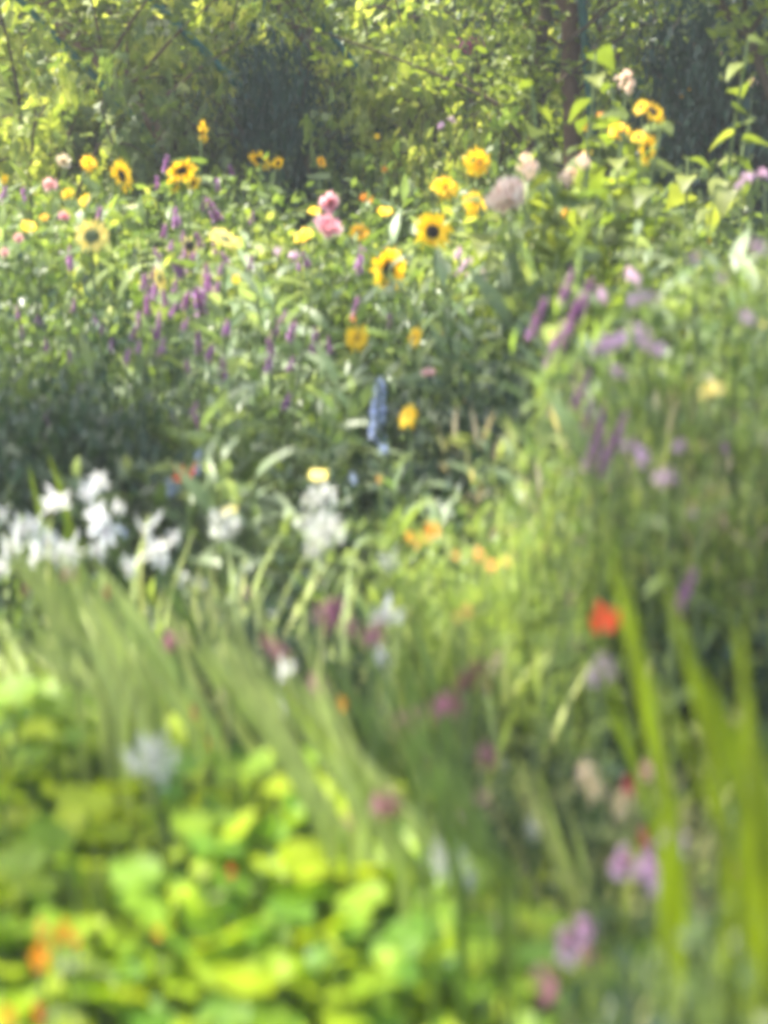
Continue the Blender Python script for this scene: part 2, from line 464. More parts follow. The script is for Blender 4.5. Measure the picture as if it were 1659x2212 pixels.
def h_spike(pm, length=2.6, n=90, fl=0.42, rad=0.38):
    """upright spike centred on the origin along z, half length = length/2"""
    def f(rs):
        p = MB(); t = rs.uniform(0, 1, n) ** 0.9; th = rs.uniform(0, 2 * np.pi, n)
        rr = rad * (1 - 0.6 * t)
        O = np.stack([np.cos(th) * rr * 0.5, np.sin(th) * rr * 0.5, (t - 0.5) * length], 1)
        D = np.stack([np.cos(th), np.sin(th), 0.3 + rs.normal(size=n) * 0.3], 1)
        p.scatter(T_PETALW, frames(D, (0, 0, 1), 0.5, fl * (1 - 0.45 * t), rs, 1.2), O)
        s = MB(); tube(s, [(0, 0, -length * 0.55), (0, 0, 0), (0, 0, length * 0.5)], 0.05, 0.02, 5)
        c = MB(); D3 = O[::2] * np.array([0.8, 0.8, 1]); c.scatter(T_BALL, frames(D[::2], roll=1, scale=0.09, rs=rs), D3)
        return ('flower_head', s.mesh('axis', M['stem_dark'])), [('petals', p.mesh('petals', M[pm])), ('calyces', c.mesh('calyces', M['plum'] if pm != 'blue' else M['leaf_grey']))]
    return f
defhead('spike', h_spike('purple', 2.2)); defhead('spike_long', h_spike('purple', 4.5, 140, 0.5, 0.4)); defhead('spike_lilac', h_spike('lilac', 2.4)); defhead('spire_blue', h_spike('blue', 7, 130, 0.85, 0.8)); defhead('spike_magenta', h_spike('magenta', 2.2))

# ------------------------------------------------------------------ featured plants, placed by their flower heads
LEAFT = {'lance': (T_LANCE, 'leaf_grey'), 'lance_green': (T_LANCE, 'leaf_mid'), 'heart': (T_HEART, 'leaf_mid'), 'heart_olive': (T_HEART, 'leaf_olive'), 'ovate': (T_OVATE, 'leaf_mid'), 'ovate_dark': (T_OVATE, 'leaf_dark'),
         'fine': (T_FINE, 'leaf_mid'), 'fine_dark': (T_FINE, 'leaf_dark'), 'sword': (T_SWORD[0], 'sword'), 'sword_pale': (T_SWORD[0], 'sword_pale'), 'grass': (T_GRASS, 'grass')}
CNT = [0]
def plant(name, cat, base, group, heads, leaf='lance', nleaf=14, lsize=0.14, lean=(0, 0), thick=0.004, stem='stem', low=0.25, label=None, basez=0.0):
    """heads: (kind, px, py, depth, pixel radius, facing(x right, y away, z up))"""
    CNT[0] += 1
    rs = np.random.default_rng(CNT[0] * 13)
    thick = min(thick, max(.0018, metric(max(h[4] for h in heads), heads[0][3]) * .07))
    h0 = P(heads[0][1], heads[0][2], heads[0][3])
    b = np.array([h0[0] + lean[0], h0[1] + lean[1], basez])
    o = root(name, b, cat, base, group, heads[0][1], heads[0][2], label)
    sm = MB(); main = None
    for i, (kind, px, py, d, r, fc) in enumerate(heads):
        hp = P(px, py, d) - b; R = metric(r, d)
        f = norm(fc)
        back = hp - f * R * 0.12
        if main is None:
            mid = np.array([back[0] * 0.35 + rs.normal() * 0.02, back[1] * 0.35 + rs.normal() * 0.02, back[2] * 0.6])
            main = bez((0, 0, 0), mid, back, 10); tube(sm, main, thick * 1.5, thick, 6)
        else:
            s0 = main[6] if len(heads) < 5 else main[int(rs.integers(4, 8))]
            mid = (s0 + back) / 2 + np.array([0, 0, 0.04])
            tube(sm, bez(s0, mid, back, 7), thick, thick * 0.7, 5)
        V = HEADS[kind][CNT[0] % len(HEADS[kind])] if len(heads) == 1 else HEADS[kind][i % len(HEADS[kind])]
        q = Vector(f).to_track_quat('Z', 'Y')
        mt = Matrix.Translation(Vector(hp)) @ q.to_matrix().to_4x4() @ Matrix.Rotation(rs.uniform(0, 6.28), 4, 'Z') @ Matrix.Diagonal((R * rs.uniform(.82, 1.08), R * rs.uniform(.9, 1.05), R, 1))
        (n0, m0), subs = V
        ho = part(n0, m0, o, mt)
        for sn, smh in subs: part(sn, smh, ho)
    part('stem', sm.mesh('stem', M[stem]), o)
    if nleaf:
        T, lm = LEAFT[leaf]
        fm = MB()
        t = np.clip(np.linspace(low, 0.3 if leaf.startswith('sword') or leaf == 'grass' else 0.93, nleaf) + rs.normal(size=nleaf) * 0.02, 0, 1)
        idx = np.clip(t * 9, 0, 8.99); i0 = idx.astype(int); fr = (idx - i0)[:, None]
        O = main[i0] * (1 - fr) + main[i0 + 1] * fr
        th = np.arange(nleaf) * 2.4 + rs.uniform(0, 6)
        upright = leaf.startswith('sword') or leaf == 'grass'
        e = (1.15 if upright else 0.45) + rs.normal(size=nleaf) * (.12 if upright else 0.25)
        D = np.stack([np.cos(th) * np.cos(e) - (.3 if upright else 0), np.sin(th) * np.cos(e), np.sin(e)], 1)
        fm.scatter(T, frames(D, (0, 0, 1), 0.25, lsize * rs.uniform(0.7, 1.2, nleaf) * (1.15 - 0.5 * t), rs), O)
        part('leaves', fm.mesh('leaves', M[lm]), o)
    return o
CAMF = (0, -1, 0.15)
def sunf(px, py, d, r, fc=CAMF, kind='sunflower', base='yellow sunflower with a dark centre', name='sunflower_plant', cat='sunflower', extra=(), **k):
    k.setdefault('leaf', 'heart'); k.setdefault('nleaf', 12); k.setdefault('lsize', 0.15)
    return plant(name, cat, base, 'sunflowers and yellow daisies in the border', [(kind, px, py, d, r, fc)] + list(extra), thick=0.006, **k)

# upper left yellow flowers
sunf(192, 352, 6.9, 23, (0.3, -1, .6), 'double', 'round double yellow sunflower')
sunf(262, 380, 6.5, 36, (0.95, -.5, .3), base='golden sunflower turned right')
sunf(392, 368, 6.5, 38, (0.4, -.6, -.75), extra=[('sunflower', 375, 400, 6.5, 20, (-.6, -.8, -.3)), ('sunflower', 418, 395, 6.5, 18, (.7, -.6, -.5))], base='many-headed drooping golden sunflower')
sunf(437, 284, 6.8, 27, (1, -.25, .1), base='tall golden sunflower seen edge on')
sunf(563, 345, 7.2, 34, (-.4, -.5, -.75), extra=[('sunflower', 600, 352, 7.2, 16, (.6, -.7, -.4))], base='half hidden golden sunflower by the hollow')
sunf(693, 350, 7.6, 15, (.7, -.7, .2), 'daisy_gold', 'small shaded yellow daisy beside the dark hollow')
sunf(146, 418, 6.3, 15, (0, -1, .9), 'double', 'small round yellow flower')
sunf(182, 434, 6.2, 22, (-.6, -.5, .5), 'daisy', 'loose yellow daisy')
sunf(62, 490, 6.0, 24, (0.1, -.5, 1), 'daisy', 'flat topped yellow daisy')
sunf(198, 510, 5.7, 38, (0.1, -1, .2), 'sunflower_lemon', 'large pale lemon sunflower with a green centre')
sunf(485, 517, 5.8, 36, (0.4, -.4, 1), 'sunflower_lemon', 'ragged pale lemon sunflower facing upward')
sunf(409, 530, 5.6, 20, (0, -1, .1), 'sunflower_seed', 'dark sunflower seed head')
sunf(347, 600, 5.3, 30, (-.9, -.5, -.2), 'sunflower_lemon', 'withering pale lemon sunflower')
sunf(10, 388, 6.3, 12, CAMF, 'daisy', 'small yellow daisy at the left edge')
sunf(95, 470, 6.2, 12, (0, -.6, .8), 'daisy_gold', 'small orange-yellow daisy')
# centre
sunf(680, 456, 6.6, 17, (0, -.6, 1), 'daisy', 'small yellow daisy tucked beside the pale rose')
sunf(656, 510, 6.0, 29, (-.5, -.45, .9), 'daisy', 'yellow daisy seen from the side')
sunf(778, 502, 6.1, 25, (-.1, -1, .2), 'daisy_gold', 'orange-yellow ragged daisy')
sunf(832, 458, 6.5, 23, (0, -.4, 1), 'daisy', 'shallow yellow daisy seen from the side')
sunf(792, 428, 6.9, 20, (0, -1, .2), 'tithonia', 'faded orange flower')
sunf(935, 500, 5.7, 42, (-0.35, -1, -.1), base='bright yellow sunflower with a dark eye')
sunf(838, 582, 5.4, 52, (0.6, -.75, -.2), base='largest golden sunflower with a dark centre')
sunf(962, 405, 6.7, 31, (0.1, -1, .5), 'double', 'round glowing yellow sunflower')
sunf(1026, 441, 6.3, 33, (0.2, -1, .5), 'double', 'brightest round yellow sunflower')
sunf(1034, 350, 6.8, 36, (0.5, -.9, .3), 'double', 'full yellow sunflower on a tall stem')
sunf(771, 730, 4.7, 32, (0.02, -1, .12), 'daisy', 'flat round yellow daisy facing the viewer', leaf='lance', lsize=.11)
sunf(898, 729, 4.8, 28, (-.8, -.55, .35), 'daisy', 'yellow daisy turned sideways', leaf='lance', lsize=.11)
sunf(957, 728, 5.0, 12, (.6, -.8, .3), 'daisy_gold', 'tiny yellow daisy', leaf='lance', lsize=.1)
sunf(883, 900, 4.1, 38, (-.72, -.45, .5), 'daisy', 'tilted golden yellow daisy seen from the side', leaf='lance', lsize=.11)
sunf(765, 690, 5.0, 15, (0, -.5, .9), 'tithonia', 'small orange flower', leaf='lance', lsize=.1)
sunf(510, 602, 5.4, 11, (0, -.8, .5), 'daisy', 'small yellow daisy', leaf='lance')
sunf(1000, 870, 4.6, 9, CAMF, 'daisy_gold', 'tiny gold daisy', leaf='lance')
sunf(483, 862, 4.3, 12, (0, -.6, .8), 'daisy', 'tiny yellow flower', leaf='fine', lsize=.05)
# right yellow group
sunf(1410, 242, 6.0, 31, (.4, -.6, .5), extra=[('sunflower', 1385, 232, 6.0, 18, (-.6, -.6, .5)), ('daisy', 1425, 255, 6.0, 18, (.8, -.5, 0))], base='tall golden sunflowers at the upper right', leaf='heart_olive')
sunf(1337, 280, 6.0, 24, (-.1, -.6, .9), 'double', 'golden flower among olive leaves', leaf='heart_olive')
sunf(1397, 325, 5.7, 38, (.75, -.6, .1), base='golden sunflower turned away to the right', leaf='heart_olive', extra=[('sunflower', 1380, 297, 5.7, 20, (-.3, -.7, .8))])
sunf(1265, 270, 6.4, 15, CAMF, 'double', 'small yellow flower among olive leaves', leaf='heart_olive')
sunf(1268, 332, 6.4, 14, CAMF, 'daisy', 'small yellow daisy among olive leaves', leaf='heart_olive')
sunf(1298, 250, 6.6, 14, (0, -.6, 1), 'tithonia', 'small burnt orange flower', leaf='heart_olive')
sunf(1270, 425, 6.0, 14, CAMF, 'daisy', 'small yellow daisy below the olive leaves', leaf='heart')
sunf(1222, 460, 5.8, 17, (-.8, -.5, .2), 'daisy_gold', 'narrow yellow flower turned sideways', leaf='heart')
for i, (x, y, r) in enumerate([(1548, 150, 13), (1572, 158, 12), (1590, 148, 10), (1482, 203, 15), (1512, 205, 8), (1565, 130, 9)]):
    sunf(x, y, 8.2, r, (rng.normal() * .4, -1, .3), 'daisy_gold', 'small shaded golden daisy', leaf='ovate_dark', lsize=.07)
for i, (x, y, r) in enumerate([(1415, 520, 10), (1435, 518, 8), (1320, 550, 9), (1406, 606, 9), (1530, 520, 8), (1345, 410, 10), (1060, 250, 9), (830, 365, 10), (815, 295, 8), (1195, 105, 0)]):
    if r: sunf(x, y, 8.3 if y < 300 else 7.2 if y < 450 else 6.0, r, CAMF, 'tithonia' if i in (3, 7) else 'daisy', 'tiny orange-red flower' if i in (3, 7) else 'tiny yellow daisy', leaf='lance', lsize=.1)

# roses
def rose(px, py, d, r, kind='rose', base='pink rose', fc=(0.1, -1, .5), **k):
    k.setdefault('leaf', 'ovate'); k.setdefault('nleaf', 16); k.setdefault('lsize', .06)
    plant('rose_bush', 'rose', base, 'roses in the border', [(kind, px, py, d, r, fc)], **k)
rose(710, 498, 5.9, 34, base='large open pink rose with layered petals', fc=(.1, -.8, .8))
rose(713, 441, 6.4, 25, 'rose', 'paler pink rose, the higher of two', fc=(.1, -1, .1))
rose(137, 352, 7.2, 15, 'rose_white', 'small white rose'); rose(107, 402, 6.8, 16, 'rose_pale', 'pale pink rose'); rose(1010, 103, 9.5, 0.1, 'rose', 'x') if False else None
rose(40, 517, 5.8, 12, 'rose_pale', 'small salmon pink rose'); rose(140, 468, 6.2, 12, 'rose', 'small deep pink rose'); rose(10, 548, 5.6, 9, 'rose_pale', 'tiny pale pink rose')
rose(925, 812, 4.5, 15, 'rose_pale', 'closed salmon rosebud', fc=(0, -.3, 1)); rose(505, 60, 10, 10, 'rose_white', 'small white climbing rose high in the greenery')
rose(1350, 182, 6.4, 22, 'umbel_dried', 'pale dried flower head among olive leaves')
rose(1565, 118, 8, 9, 'rose_pale', 'tiny peach rose in the shade'); rose(1625, 180, 7.5, 11, 'rose_pale', 'tiny dusty pink rose in the shade')
SZ = {'spike': 1.3, 'cleome': 1.1, 'umbel_plum': 1.4, 'umbel_dusty': 1.25}
def simple(name, cat, base, group, kind, pts, leaf='ovate', nleaf=12, lsize=.06, stem='stem', lean=(0, 0), d=None, thick=.0035, fcs=None):
    for q in pts:
        x, y, r = q[:3]; dd = (q[3] if len(q) > 3 else prof(y) + 0.0)
        if y > 1240: dd *= .86 if kind in ('umbel_plum', 'umbel_dusty') else .91
        fc = (rng.normal() * .3 + .1, rng.normal() * .3, 1) if fcs == 'tilt' else fcs or (rng.normal() * .15, -.6 + rng.normal() * .2, .8)
        plant(name, cat, base, group, [(kind, x, y, dd, r * SZ.get(kind, 1), fc)], leaf, nleaf, lsize, lean, thick, stem)
simple('dried_flower_plant', 'dried flower', 'cream and brown dried flower head', 'faded cream flower heads', 'umbel_dried', [(1105, 420, 50, 4.9), (1142, 365, 24, 5.1), (1232, 382, 22, 5.0), (1255, 352, 16, 5.0)], 'heart', 12, .14)
simple('phlox_plant', 'phlox', 'magenta pink flower cluster high in the shrub', None, 'umbel_magenta', [(1010, 103, 24, 9.0)], 'ovate', 14, .08)
simple('phlox_plant', 'phlox', 'small violet pink flower cluster', 'small violet clusters', 'umbel_lilac', [(955, 268, 11, 8.2), (975, 258, 8, 8.2), (1005, 578, 17, 5.4), (990, 552, 14, 5.5), (1045, 590, 9, 5.4), (630, 555, 16, 5.8), (600, 545, 12, 5.9)], 'ovate', 12, .07)
UP = (0.02, -.05, 1)
sp_pts = [(8, 422, 14), (50, 422, 12), (460, 455, 18), (430, 652, 22), (445, 635, 16), (428, 740, 17), (350, 752, 14), (480, 805, 22), (631, 716, 17), (681, 735, 19), (585, 750, 15), (713, 745, 13), (770, 668, 17), (842, 692, 11), (785, 545, 12), (776, 570, 16), (620, 868, 14), (628, 788, 11), (420, 885, 14), (425, 910, 12), (95, 905, 12), (103, 925, 10), (38, 675, 10), (48, 716, 10), (82, 690, 9), (100, 745, 10), (160, 660, 9), (150, 550, 12), (152, 572, 10), (360, 355, 14), (375, 385, 12), (340, 395, 10), (380, 470, 14), (355, 500, 12), (500, 370, 10), (470, 400, 11), (440, 440, 10), (545, 470, 9), (215, 460, 10),
          (335, 628, 14), (355, 645, 13), (320, 660, 14), (378, 625, 13), (300, 690, 12), (345, 690, 13), (310, 610, 12), (330, 590, 10), (390, 575, 14), (415, 560, 15), (445, 590, 15), (450, 610, 14), (402, 650, 14), (375, 670, 11), (290, 720, 12), (340, 720, 11), (400, 700, 10), (430, 520, 12), (465, 540, 12), (370, 530, 10), (340, 550, 11), (395, 510, 9), (300, 750, 10), (660, 560, 12), (645, 575, 9), (275, 775, 9), (240, 745, 9), (220, 715, 9), (205, 690, 8), (150, 770, 10)]
for _ in range(22):
    sp_pts.append((rng.uniform(260, 640), rng.uniform(545, 800), rng.uniform(9, 15)))
simple('betony_plant', 'betony', 'purple betony spike', 'purple betony spikes in the border', 'spike', sp_pts, 'fine', 16, .05, fcs='tilt')
for (x, y, r, dd) in [(1262, 650, 17, 4.0), (1240, 680, 15, 4.0), (1162, 688, 15, 4.3), (1200, 735, 14, 4.6), (1195, 760, 12, 4.5), (1255, 845, 15, 3.6), (1245, 805, 10, 4.1), (1285, 965, 18, 3.3), (1310, 985, 16, 3.3), (1295, 905, 12, 3.5), (1480, 1280, 17, 2.9), (1190, 880, 10, 4.3), (1225, 620, 13, 4.2), (1340, 930, 14, 3.4), (1270, 900, 12, 3.5), (1225, 720, 12, 4.1)]:
    plant('loosestrife_plant', 'loosestrife', 'dark purple loosestrife spire leaning right', 'loosestrife spires on the right', [('spike_long', x, y, dd * .82, r * 1.35, (.35, 0, 1))], 'lance_green', 14, .08, (-.12, 0))
for (x, y, r, dd) in [(1315, 742, 26, 3.4), (1345, 730, 22, 3.4), (1385, 722, 22, 3.4), (1400, 640, 19, 3.5), (1370, 650, 18, 3.5), (1425, 755, 20, 3.3), (1350, 968, 20, 3.1), (1385, 985, 20, 3.1), (1435, 1030, 22, 3.0), (1465, 968, 15, 3.1), (1618, 690, 18, 3.2), (1645, 540, 24, 3.3), (1500, 560, 14, 3.5), (1560, 600, 14, 3.5), (1300, 640, 16, 3.8), (1330, 800, 16, 3.5), (1652, 380, 14, 5.5), (1620, 385, 13, 5.5), (1600, 400, 11, 5.5), (1365, 600, 20, 4.3), (1500, 1110, 9, 3.1)]:
    plant('verbena_plant', 'verbena', 'soft lilac flower cluster', 'lilac clusters on the right', [('umbel_lilac', x, y, dd * .88, r * 1.1, (.1, -.4, 1))], 'lance_green', 14, .09, (.05, 0))
plant('delphinium_plant', 'delphinium', '', None, [('spire_blue', 818, 885, 4.3, 19, (0.03, 0, 1))], 'lance', 14, .12, label='pale blue delphinium spire left of the tilted golden daisy')
simple('delphinium_plant', 'delphinium', 'small pale blue flower spike', 'small pale blue flowers', 'umbel_blue', [(1262, 735, 20, 4.2), (425, 985, 13, 4.1), (430, 1010, 13, 4.1), (828, 968, 12, 4.1), (365, 1060, 18, 3.9), (262, 1150, 12, 3.7), (765, 1030, 11, 4)], 'fine', 12, .07)
plant('cornflower_plant', 'cornflower', '', None, [('open_purple', 1565, 972, 3.0, 18, (0, -.5, 1))], 'fine', 12, .06, label='dusky violet-blue flower at the right edge beside green leaves')
plant('spider_dahlia_plant', 'dahlia', '', None, [('double_red', 405, 1035, 3.8, 36, (-.9, -.6, .9))], 'ovate', 8, .09, label='red spider dahlia with long curled petals above the white gladioli')
plant('mexican_sunflower_plant', 'mexican sunflower', '', None, [('tithonia', 905, 1165, 3.6, 36, (-.1, -.7, .9)), ('tithonia', 935, 1148, 3.65, 32, (.4, -.7, .8))], 'heart', 10, .1, label='bright orange double-headed mexican sunflower in the middle of the bed')
simple('marigold_plant', 'marigold', 'pale orange blurred marigold', 'pale orange marigolds', 'tithonia_pale', [(1033, 1197, 20, 3.0), (1060, 1222, 18, 2.95), (1008, 1322, 22, 2.9), (1095, 1213, 12, 3.0), (985, 1335, 12, 2.9), (820, 1035, 12, 4.0), (985, 1200, 12, 3.0)], 'fine', 12, .06)
simple('lily_plant', 'lily', 'pale lemon lily bloom', 'pale lemon blooms', 'open_lemon', [(690, 1030, 24, 3.9), (1535, 848, 30, 2.75), (495, 1105, 20, 3.7), (1655, 700, 18, 3.3), (1168, 1118, 12, 3.4)], 'lance_green', 10, .12, fcs=(-.2, -.3, 1))
# white cleomes
simple('cleome_plant', 'cleome', 'white spidery cleome bloom', 'white cleomes', 'cleome', [(482, 1135, 34, 3.6), (692, 1082, 34, 3.6), (668, 1135, 28, 3.6), (705, 1150, 36, 3.5), (685, 1185, 26, 3.5), (330, 1645, 50, 2.6), (962, 1862, 44, 2.45), (1160, 1790, 24, 2.6), (1010, 1900, 22, 2.45)], 'fine', 14, .09, fcs=(.1, -.6, .6))
simple('scabious_plant', 'scabious', 'creamy white flower head', 'creamy white flower heads low on the right', 'umbel_white', [(1275, 1673, 34, 2.5), (1357, 1755, 36, 2.45), (1355, 1725, 18, 2.5), (1580, 1550, 18, 2.4), (1595, 1625, 20, 2.35), (1078, 1430, 22, 2.9), (1490, 2110, 10, 2.3), (1075, 1990, 12, 2.3), (1110, 2000, 10, 2.3)], 'fine', 12, .07)
plant('scabious_plant', 'scabious', '', None, [('umbel_lilac', 1305, 1452, 2.4, 34, (0, -.4, 1))], 'fine', 12, .07, label='pale lilac-white flower head below the vermilion flower')
# dusty pink umbels and plum heads
simple('milkweed_plant', 'milkweed', 'dusty pink flower umbel', 'dusty pink umbels in the middle', 'umbel_dusty', [(700, 1332, 28, 3.2), (735, 1318, 24, 3.2), (752, 1362, 18, 3.1), (810, 1382, 27, 3.0), (590, 1412, 20, 3.1), (690, 1488, 22, 2.9), (905, 1562, 32, 2.8), (950, 1525, 26, 2.85), (1045, 1635, 24, 2.7), (380, 1385, 20, 3.2), (1020, 1742, 24, 2.6), (815, 1740, 30, 2.6), (270, 1330, 16, 3.3), (150, 1245, 14, 3.5), (1190, 2140, 28, 2.2), (745, 1780, 12, 2.6), (1280, 2065, 18, 2.25)], 'fine', 10, .08)
simple('burnet_plant', 'burnet', 'dark plum flower head', 'dark plum heads in the middle', 'umbel_plum', [(1040, 1446, 16, 2.85), (1000, 1472, 20, 2.85), (1018, 1440, 14, 2.85), (1050, 1480, 12, 2.8), (1235, 1398, 13, 2.9), (1232, 1298, 12, 3.0), (925, 1662, 20, 2.65), (985, 1530, 14, 2.8), (575, 1385, 11, 3.1), (160, 1235, 9, 3.5), (55, 1275, 10, 3.5)], 'fine', 8, .08)
plant('carnation_plant', 'carnation', '', None, [('umbel_pink', 492, 1503, 2.6, 30, (-.2, -.8, .5))], 'grass', 10, .3, label='pink and white carnation left of the tall yellow flower stalk')
# small reds
def smallred(x, y, r, d, kind, base, label=None):
    plant('nasturtium_plant', 'nasturtium', base, 'red and orange blooms near the front', [(kind, x, y, d * .92, r, (rng.normal() * .3, -1, .4))], 'ovate', 6, .07, label=label)
smallred(464, 1615, 17, 2.8, 'open_red', 'small crimson and orange bloom'); smallred(735, 1520, 14, 2.9, 'open_orange', 'small blurred orange bloom'); smallred(541, 1280, 12, 3.3, 'rose_pale', 'small salmon bloom'); smallred(230, 1282, 14, 3.4, 'open_crimson', 'small red bloom under the white gladioli'); smallred(425, 1535, 15, 2.9, 'open_crimson', 'dull red bloom')
smallred(1390, 1668, 17, 2.4, 'rose_pale', 'blurred salmon bloom'); smallred(1355, 1700, 17, 2.4, 'open_crimson', 'crimson bloom beside the white heads'); smallred(1390, 1808, 17, 2.35, 'open_crimson', 'crimson bud above the sweet peas'); smallred(1600, 1885, 18, 2.3, 'umbel_magenta', 'blurred pink bloom at the right edge')
plant('poppy_plant', 'poppy', '', None, [('open_red', 1300, 1335, 2.6, 32, (-.2, -1, .2)), ('open_red', 1328, 1335, 2.6, 24, (.6, -.8, .2))], 'fine', 8, .08, label='vivid vermilion poppy alone on the right of the bed')
# lilac sweet peas
def peas(pts, label, extra=()):
    plant('sweet_pea_plant', 'sweet pea', '', 'lilac sweet peas near the front', [('sweet_pea', x, y, d * .92, r * 1.35, (rng.normal() * .4, -1, .2)) for x, y, r, d in pts] + list(extra), 'ovate', 12, .06, (0.03, .1), label=label)
peas([(1448, 1812, 32, 2.35), (1420, 1885, 38, 2.33), (1345, 1865, 30, 2.35), (1400, 1842, 18, 2.36)], 'largest cluster of lilac sweet peas below the tall blades', [('open_crimson', 1383, 1860, 2.34, 18, (0, -1, 0)), ('umbel_magenta', 1400, 1820, 2.35, 12, (0, -1, 0))])
peas([(1240, 2035, 36, 2.22), (1275, 2005, 30, 2.22), (1215, 2040, 22, 2.22)], 'lower cluster of lilac sweet peas above the pale upright leaf', [('open_crimson', 1297, 2065, 2.22, 16, (0, -1, 0))])
peas([(1006, 1760, 22, 2.6), (1015, 1740, 18, 2.6)], 'small faint lilac sweet pea in the dark grass')
# white gladioli: each plant carries its flowers on one arching stem, leaning up to the left
def glad(pts, label=None, lean=(.22, .1), nleaf=7):
    hs = [('gladiolus', x, y, d * (.91 if x > 400 else .97), r * 1.02, (rng.normal() * .7 - .1, -1, -.35 + rng.normal() * .5)) for x, y, r, d in pts]
    plant('gladiolus_plant', 'gladiolus', 'white starry gladiolus blooms', 'white gladioli', hs, 'sword_pale', nleaf, .48, lean, .004, 'sword', low=.02, label=label)
glad([(120, 1082, 34, 3.5)]); glad([(190, 1066, 30, 3.5), (212, 1038, 26, 3.52)]); glad([(48, 1142, 32, 3.4), (5, 1110, 22, 3.42)]); glad([(22, 1185, 32, 3.35), (78, 1202, 30, 3.35)])
glad([(100, 1170, 30, 3.4), (150, 1188, 32, 3.4)]); glad([(208, 1112, 30, 3.45), (228, 1150, 32, 3.45), (212, 1190, 24, 3.45)]); glad([(312, 1145, 38, 3.4), (340, 1185, 34, 3.4), (255, 1095, 18, 3.5)]); glad([(280, 1225, 34, 3.35), (148, 1228, 22, 3.4)])
glad([(840, 1216, 26, 3.4)]); glad([(835, 1328, 44, 3.05), (822, 1415, 24, 3.0)], lean=(.25, .1)); glad([(615, 1450, 30, 2.95), (612, 1520, 32, 2.95)], lean=(.3, .1)); glad([(375, 1160, 20, 3.5), (350, 1210, 22, 3.4)]); glad([(70, 1135, 28, 3.42), (125, 1205, 24, 3.38)]); glad([(1, 1225, 22, 3.4)])

# ------------------------------------------------------------------ filler plant prototypes (unit height 1, base at origin)
def stems_pts(n, spread, rs, h=1.0, lean=0.25):
    out = []
    for i in range(n):
        a = rs.uniform(0, 6.28); r = spread * rs.uniform(0.2, 1)
        b = np.array([math.cos(a) * r * 0.4, math.sin(a) * r * 0.4, 0])
        hh = h * rs.uniform(0.75, 1.0)
        e = np.array([math.cos(a) * r + rs.normal() * .03, math.sin(a) * r + rs.normal() * .03, hh])
        out.append(bez(b, (b + e) / 2 + np.array([-math.cos(a), -math.sin(a), 0]) * r * 0.3 + (0, 0, .05), e, 9))
    return out
def along(path, t):
    idx = np.clip(t * (len(path) - 1), 0, len(path) - 1.001); i = idx.astype(int); f = (idx - i)[:, None]
    return path[i] * (1 - f) + path[i + 1] * f
def proto_leafy(seed, mat, T=T_LANCE, size=0.16, n=5, per=22, spread=.2, name='leafy_plant', stem='stem', droop=0):
    rs = np.random.default_rng(seed); sm = MB(); fm = MB()
    for p in stems_pts(n, spread, rs):
        tube(sm, p, .006, .003, 5)
        t = np.linspace(.2, 1, per); O = along(p, t)
        th = np.arange(per) * 2.4 + rs.uniform(0, 6); e = .35 - droop + .5 * t ** 3 + rs.normal(size=per) * .22
        D = np.stack([np.cos(th) * np.cos(e), np.sin(th) * np.cos(e), np.sin(e)], 1)
        fm.scatter(T, frames(D, (0, 0, 1), .3, size * rs.uniform(.65, 1.15, per) * (1.15 - .45 * t), rs), O)
    return [('stems', sm.mesh('stems', M[stem])), ('leaves', fm.mesh('leaves', M[mat]))]
def proto_bush(seed, mat, T=T_SMALL, size=.035, n=1600, rad=.22, name='bushy', stem='stem_dark'):
    rs = np.random.default_rng(seed); sm = MB(); fm = MB()
    ps = stems_pts(22, rad * 1.2, rs)
    for p in ps: tube(sm, p, .004, .0015, 4)
    k = rs.integers(0, len(ps), n); t = rs.uniform(.12, 1, n) ** .7
    O = np.stack([along(ps[a], np.array([b]))[0] for a, b in zip(k, t)]) + rs.normal(size=(n, 3)) * [.035, .035, .025]
    D = sph_dirs(n, rs, -.3); D[:, 2] += .3
    fm.scatter(T, frames(D, (0, 0, 1), .5, size * rs.uniform(.6, 1.3, n), rs), O)
    return [('stems', sm.mesh('stems', M[stem])), ('leaves', fm.mesh('leaves', M[mat]))]
def proto_grass(seed, mat, n=170, wid=1.0, lean=.0, seeds=True):
    rs = np.random.default_rng(seed); fm = MB()
    a = rs.uniform(0, 6.28, n); r = rs.uniform(0, .12, n)
    O = np.stack([np.cos(a) * r, np.sin(a) * r, np.zeros(n)], 1)
    D = np.stack([np.cos(a) * .22 + lean + rs.normal(size=n) * .12, np.sin(a) * .22 + rs.normal(size=n) * .12, np.ones(n)], 1)
    fm.scatter(T_GRASS, frames(D, np.stack([np.cos(a), np.sin(a), np.full(n, -.1)], 1) * -1, .3, rs.uniform(.5, 1.08, n), rs, wid), O)
    out = [('blades', fm.mesh('blades', M[mat]))]
    sm = MB()
    for i in range(9):
        e = np.array([rs.normal() * .18 + lean, rs.normal() * .18, rs.uniform(.8, 1.02)])
        p = bez((0, 0, 0), e * [.2, .2, .6], e, 8); tube(sm, p, .002, .001, 3)
        k = 26; O2 = along(p, rs.uniform(.75, 1, k)) + rs.normal(size=(k, 3)) * .008
        D2 = sph_dirs(k, rs, 0); sm.scatter(T_SMALL, frames(D2, (0, 0, 1), .4, .018, rs), O2)
    out.append(('seed_heads', sm.mesh('seed_heads', M['straw'])))
    return out
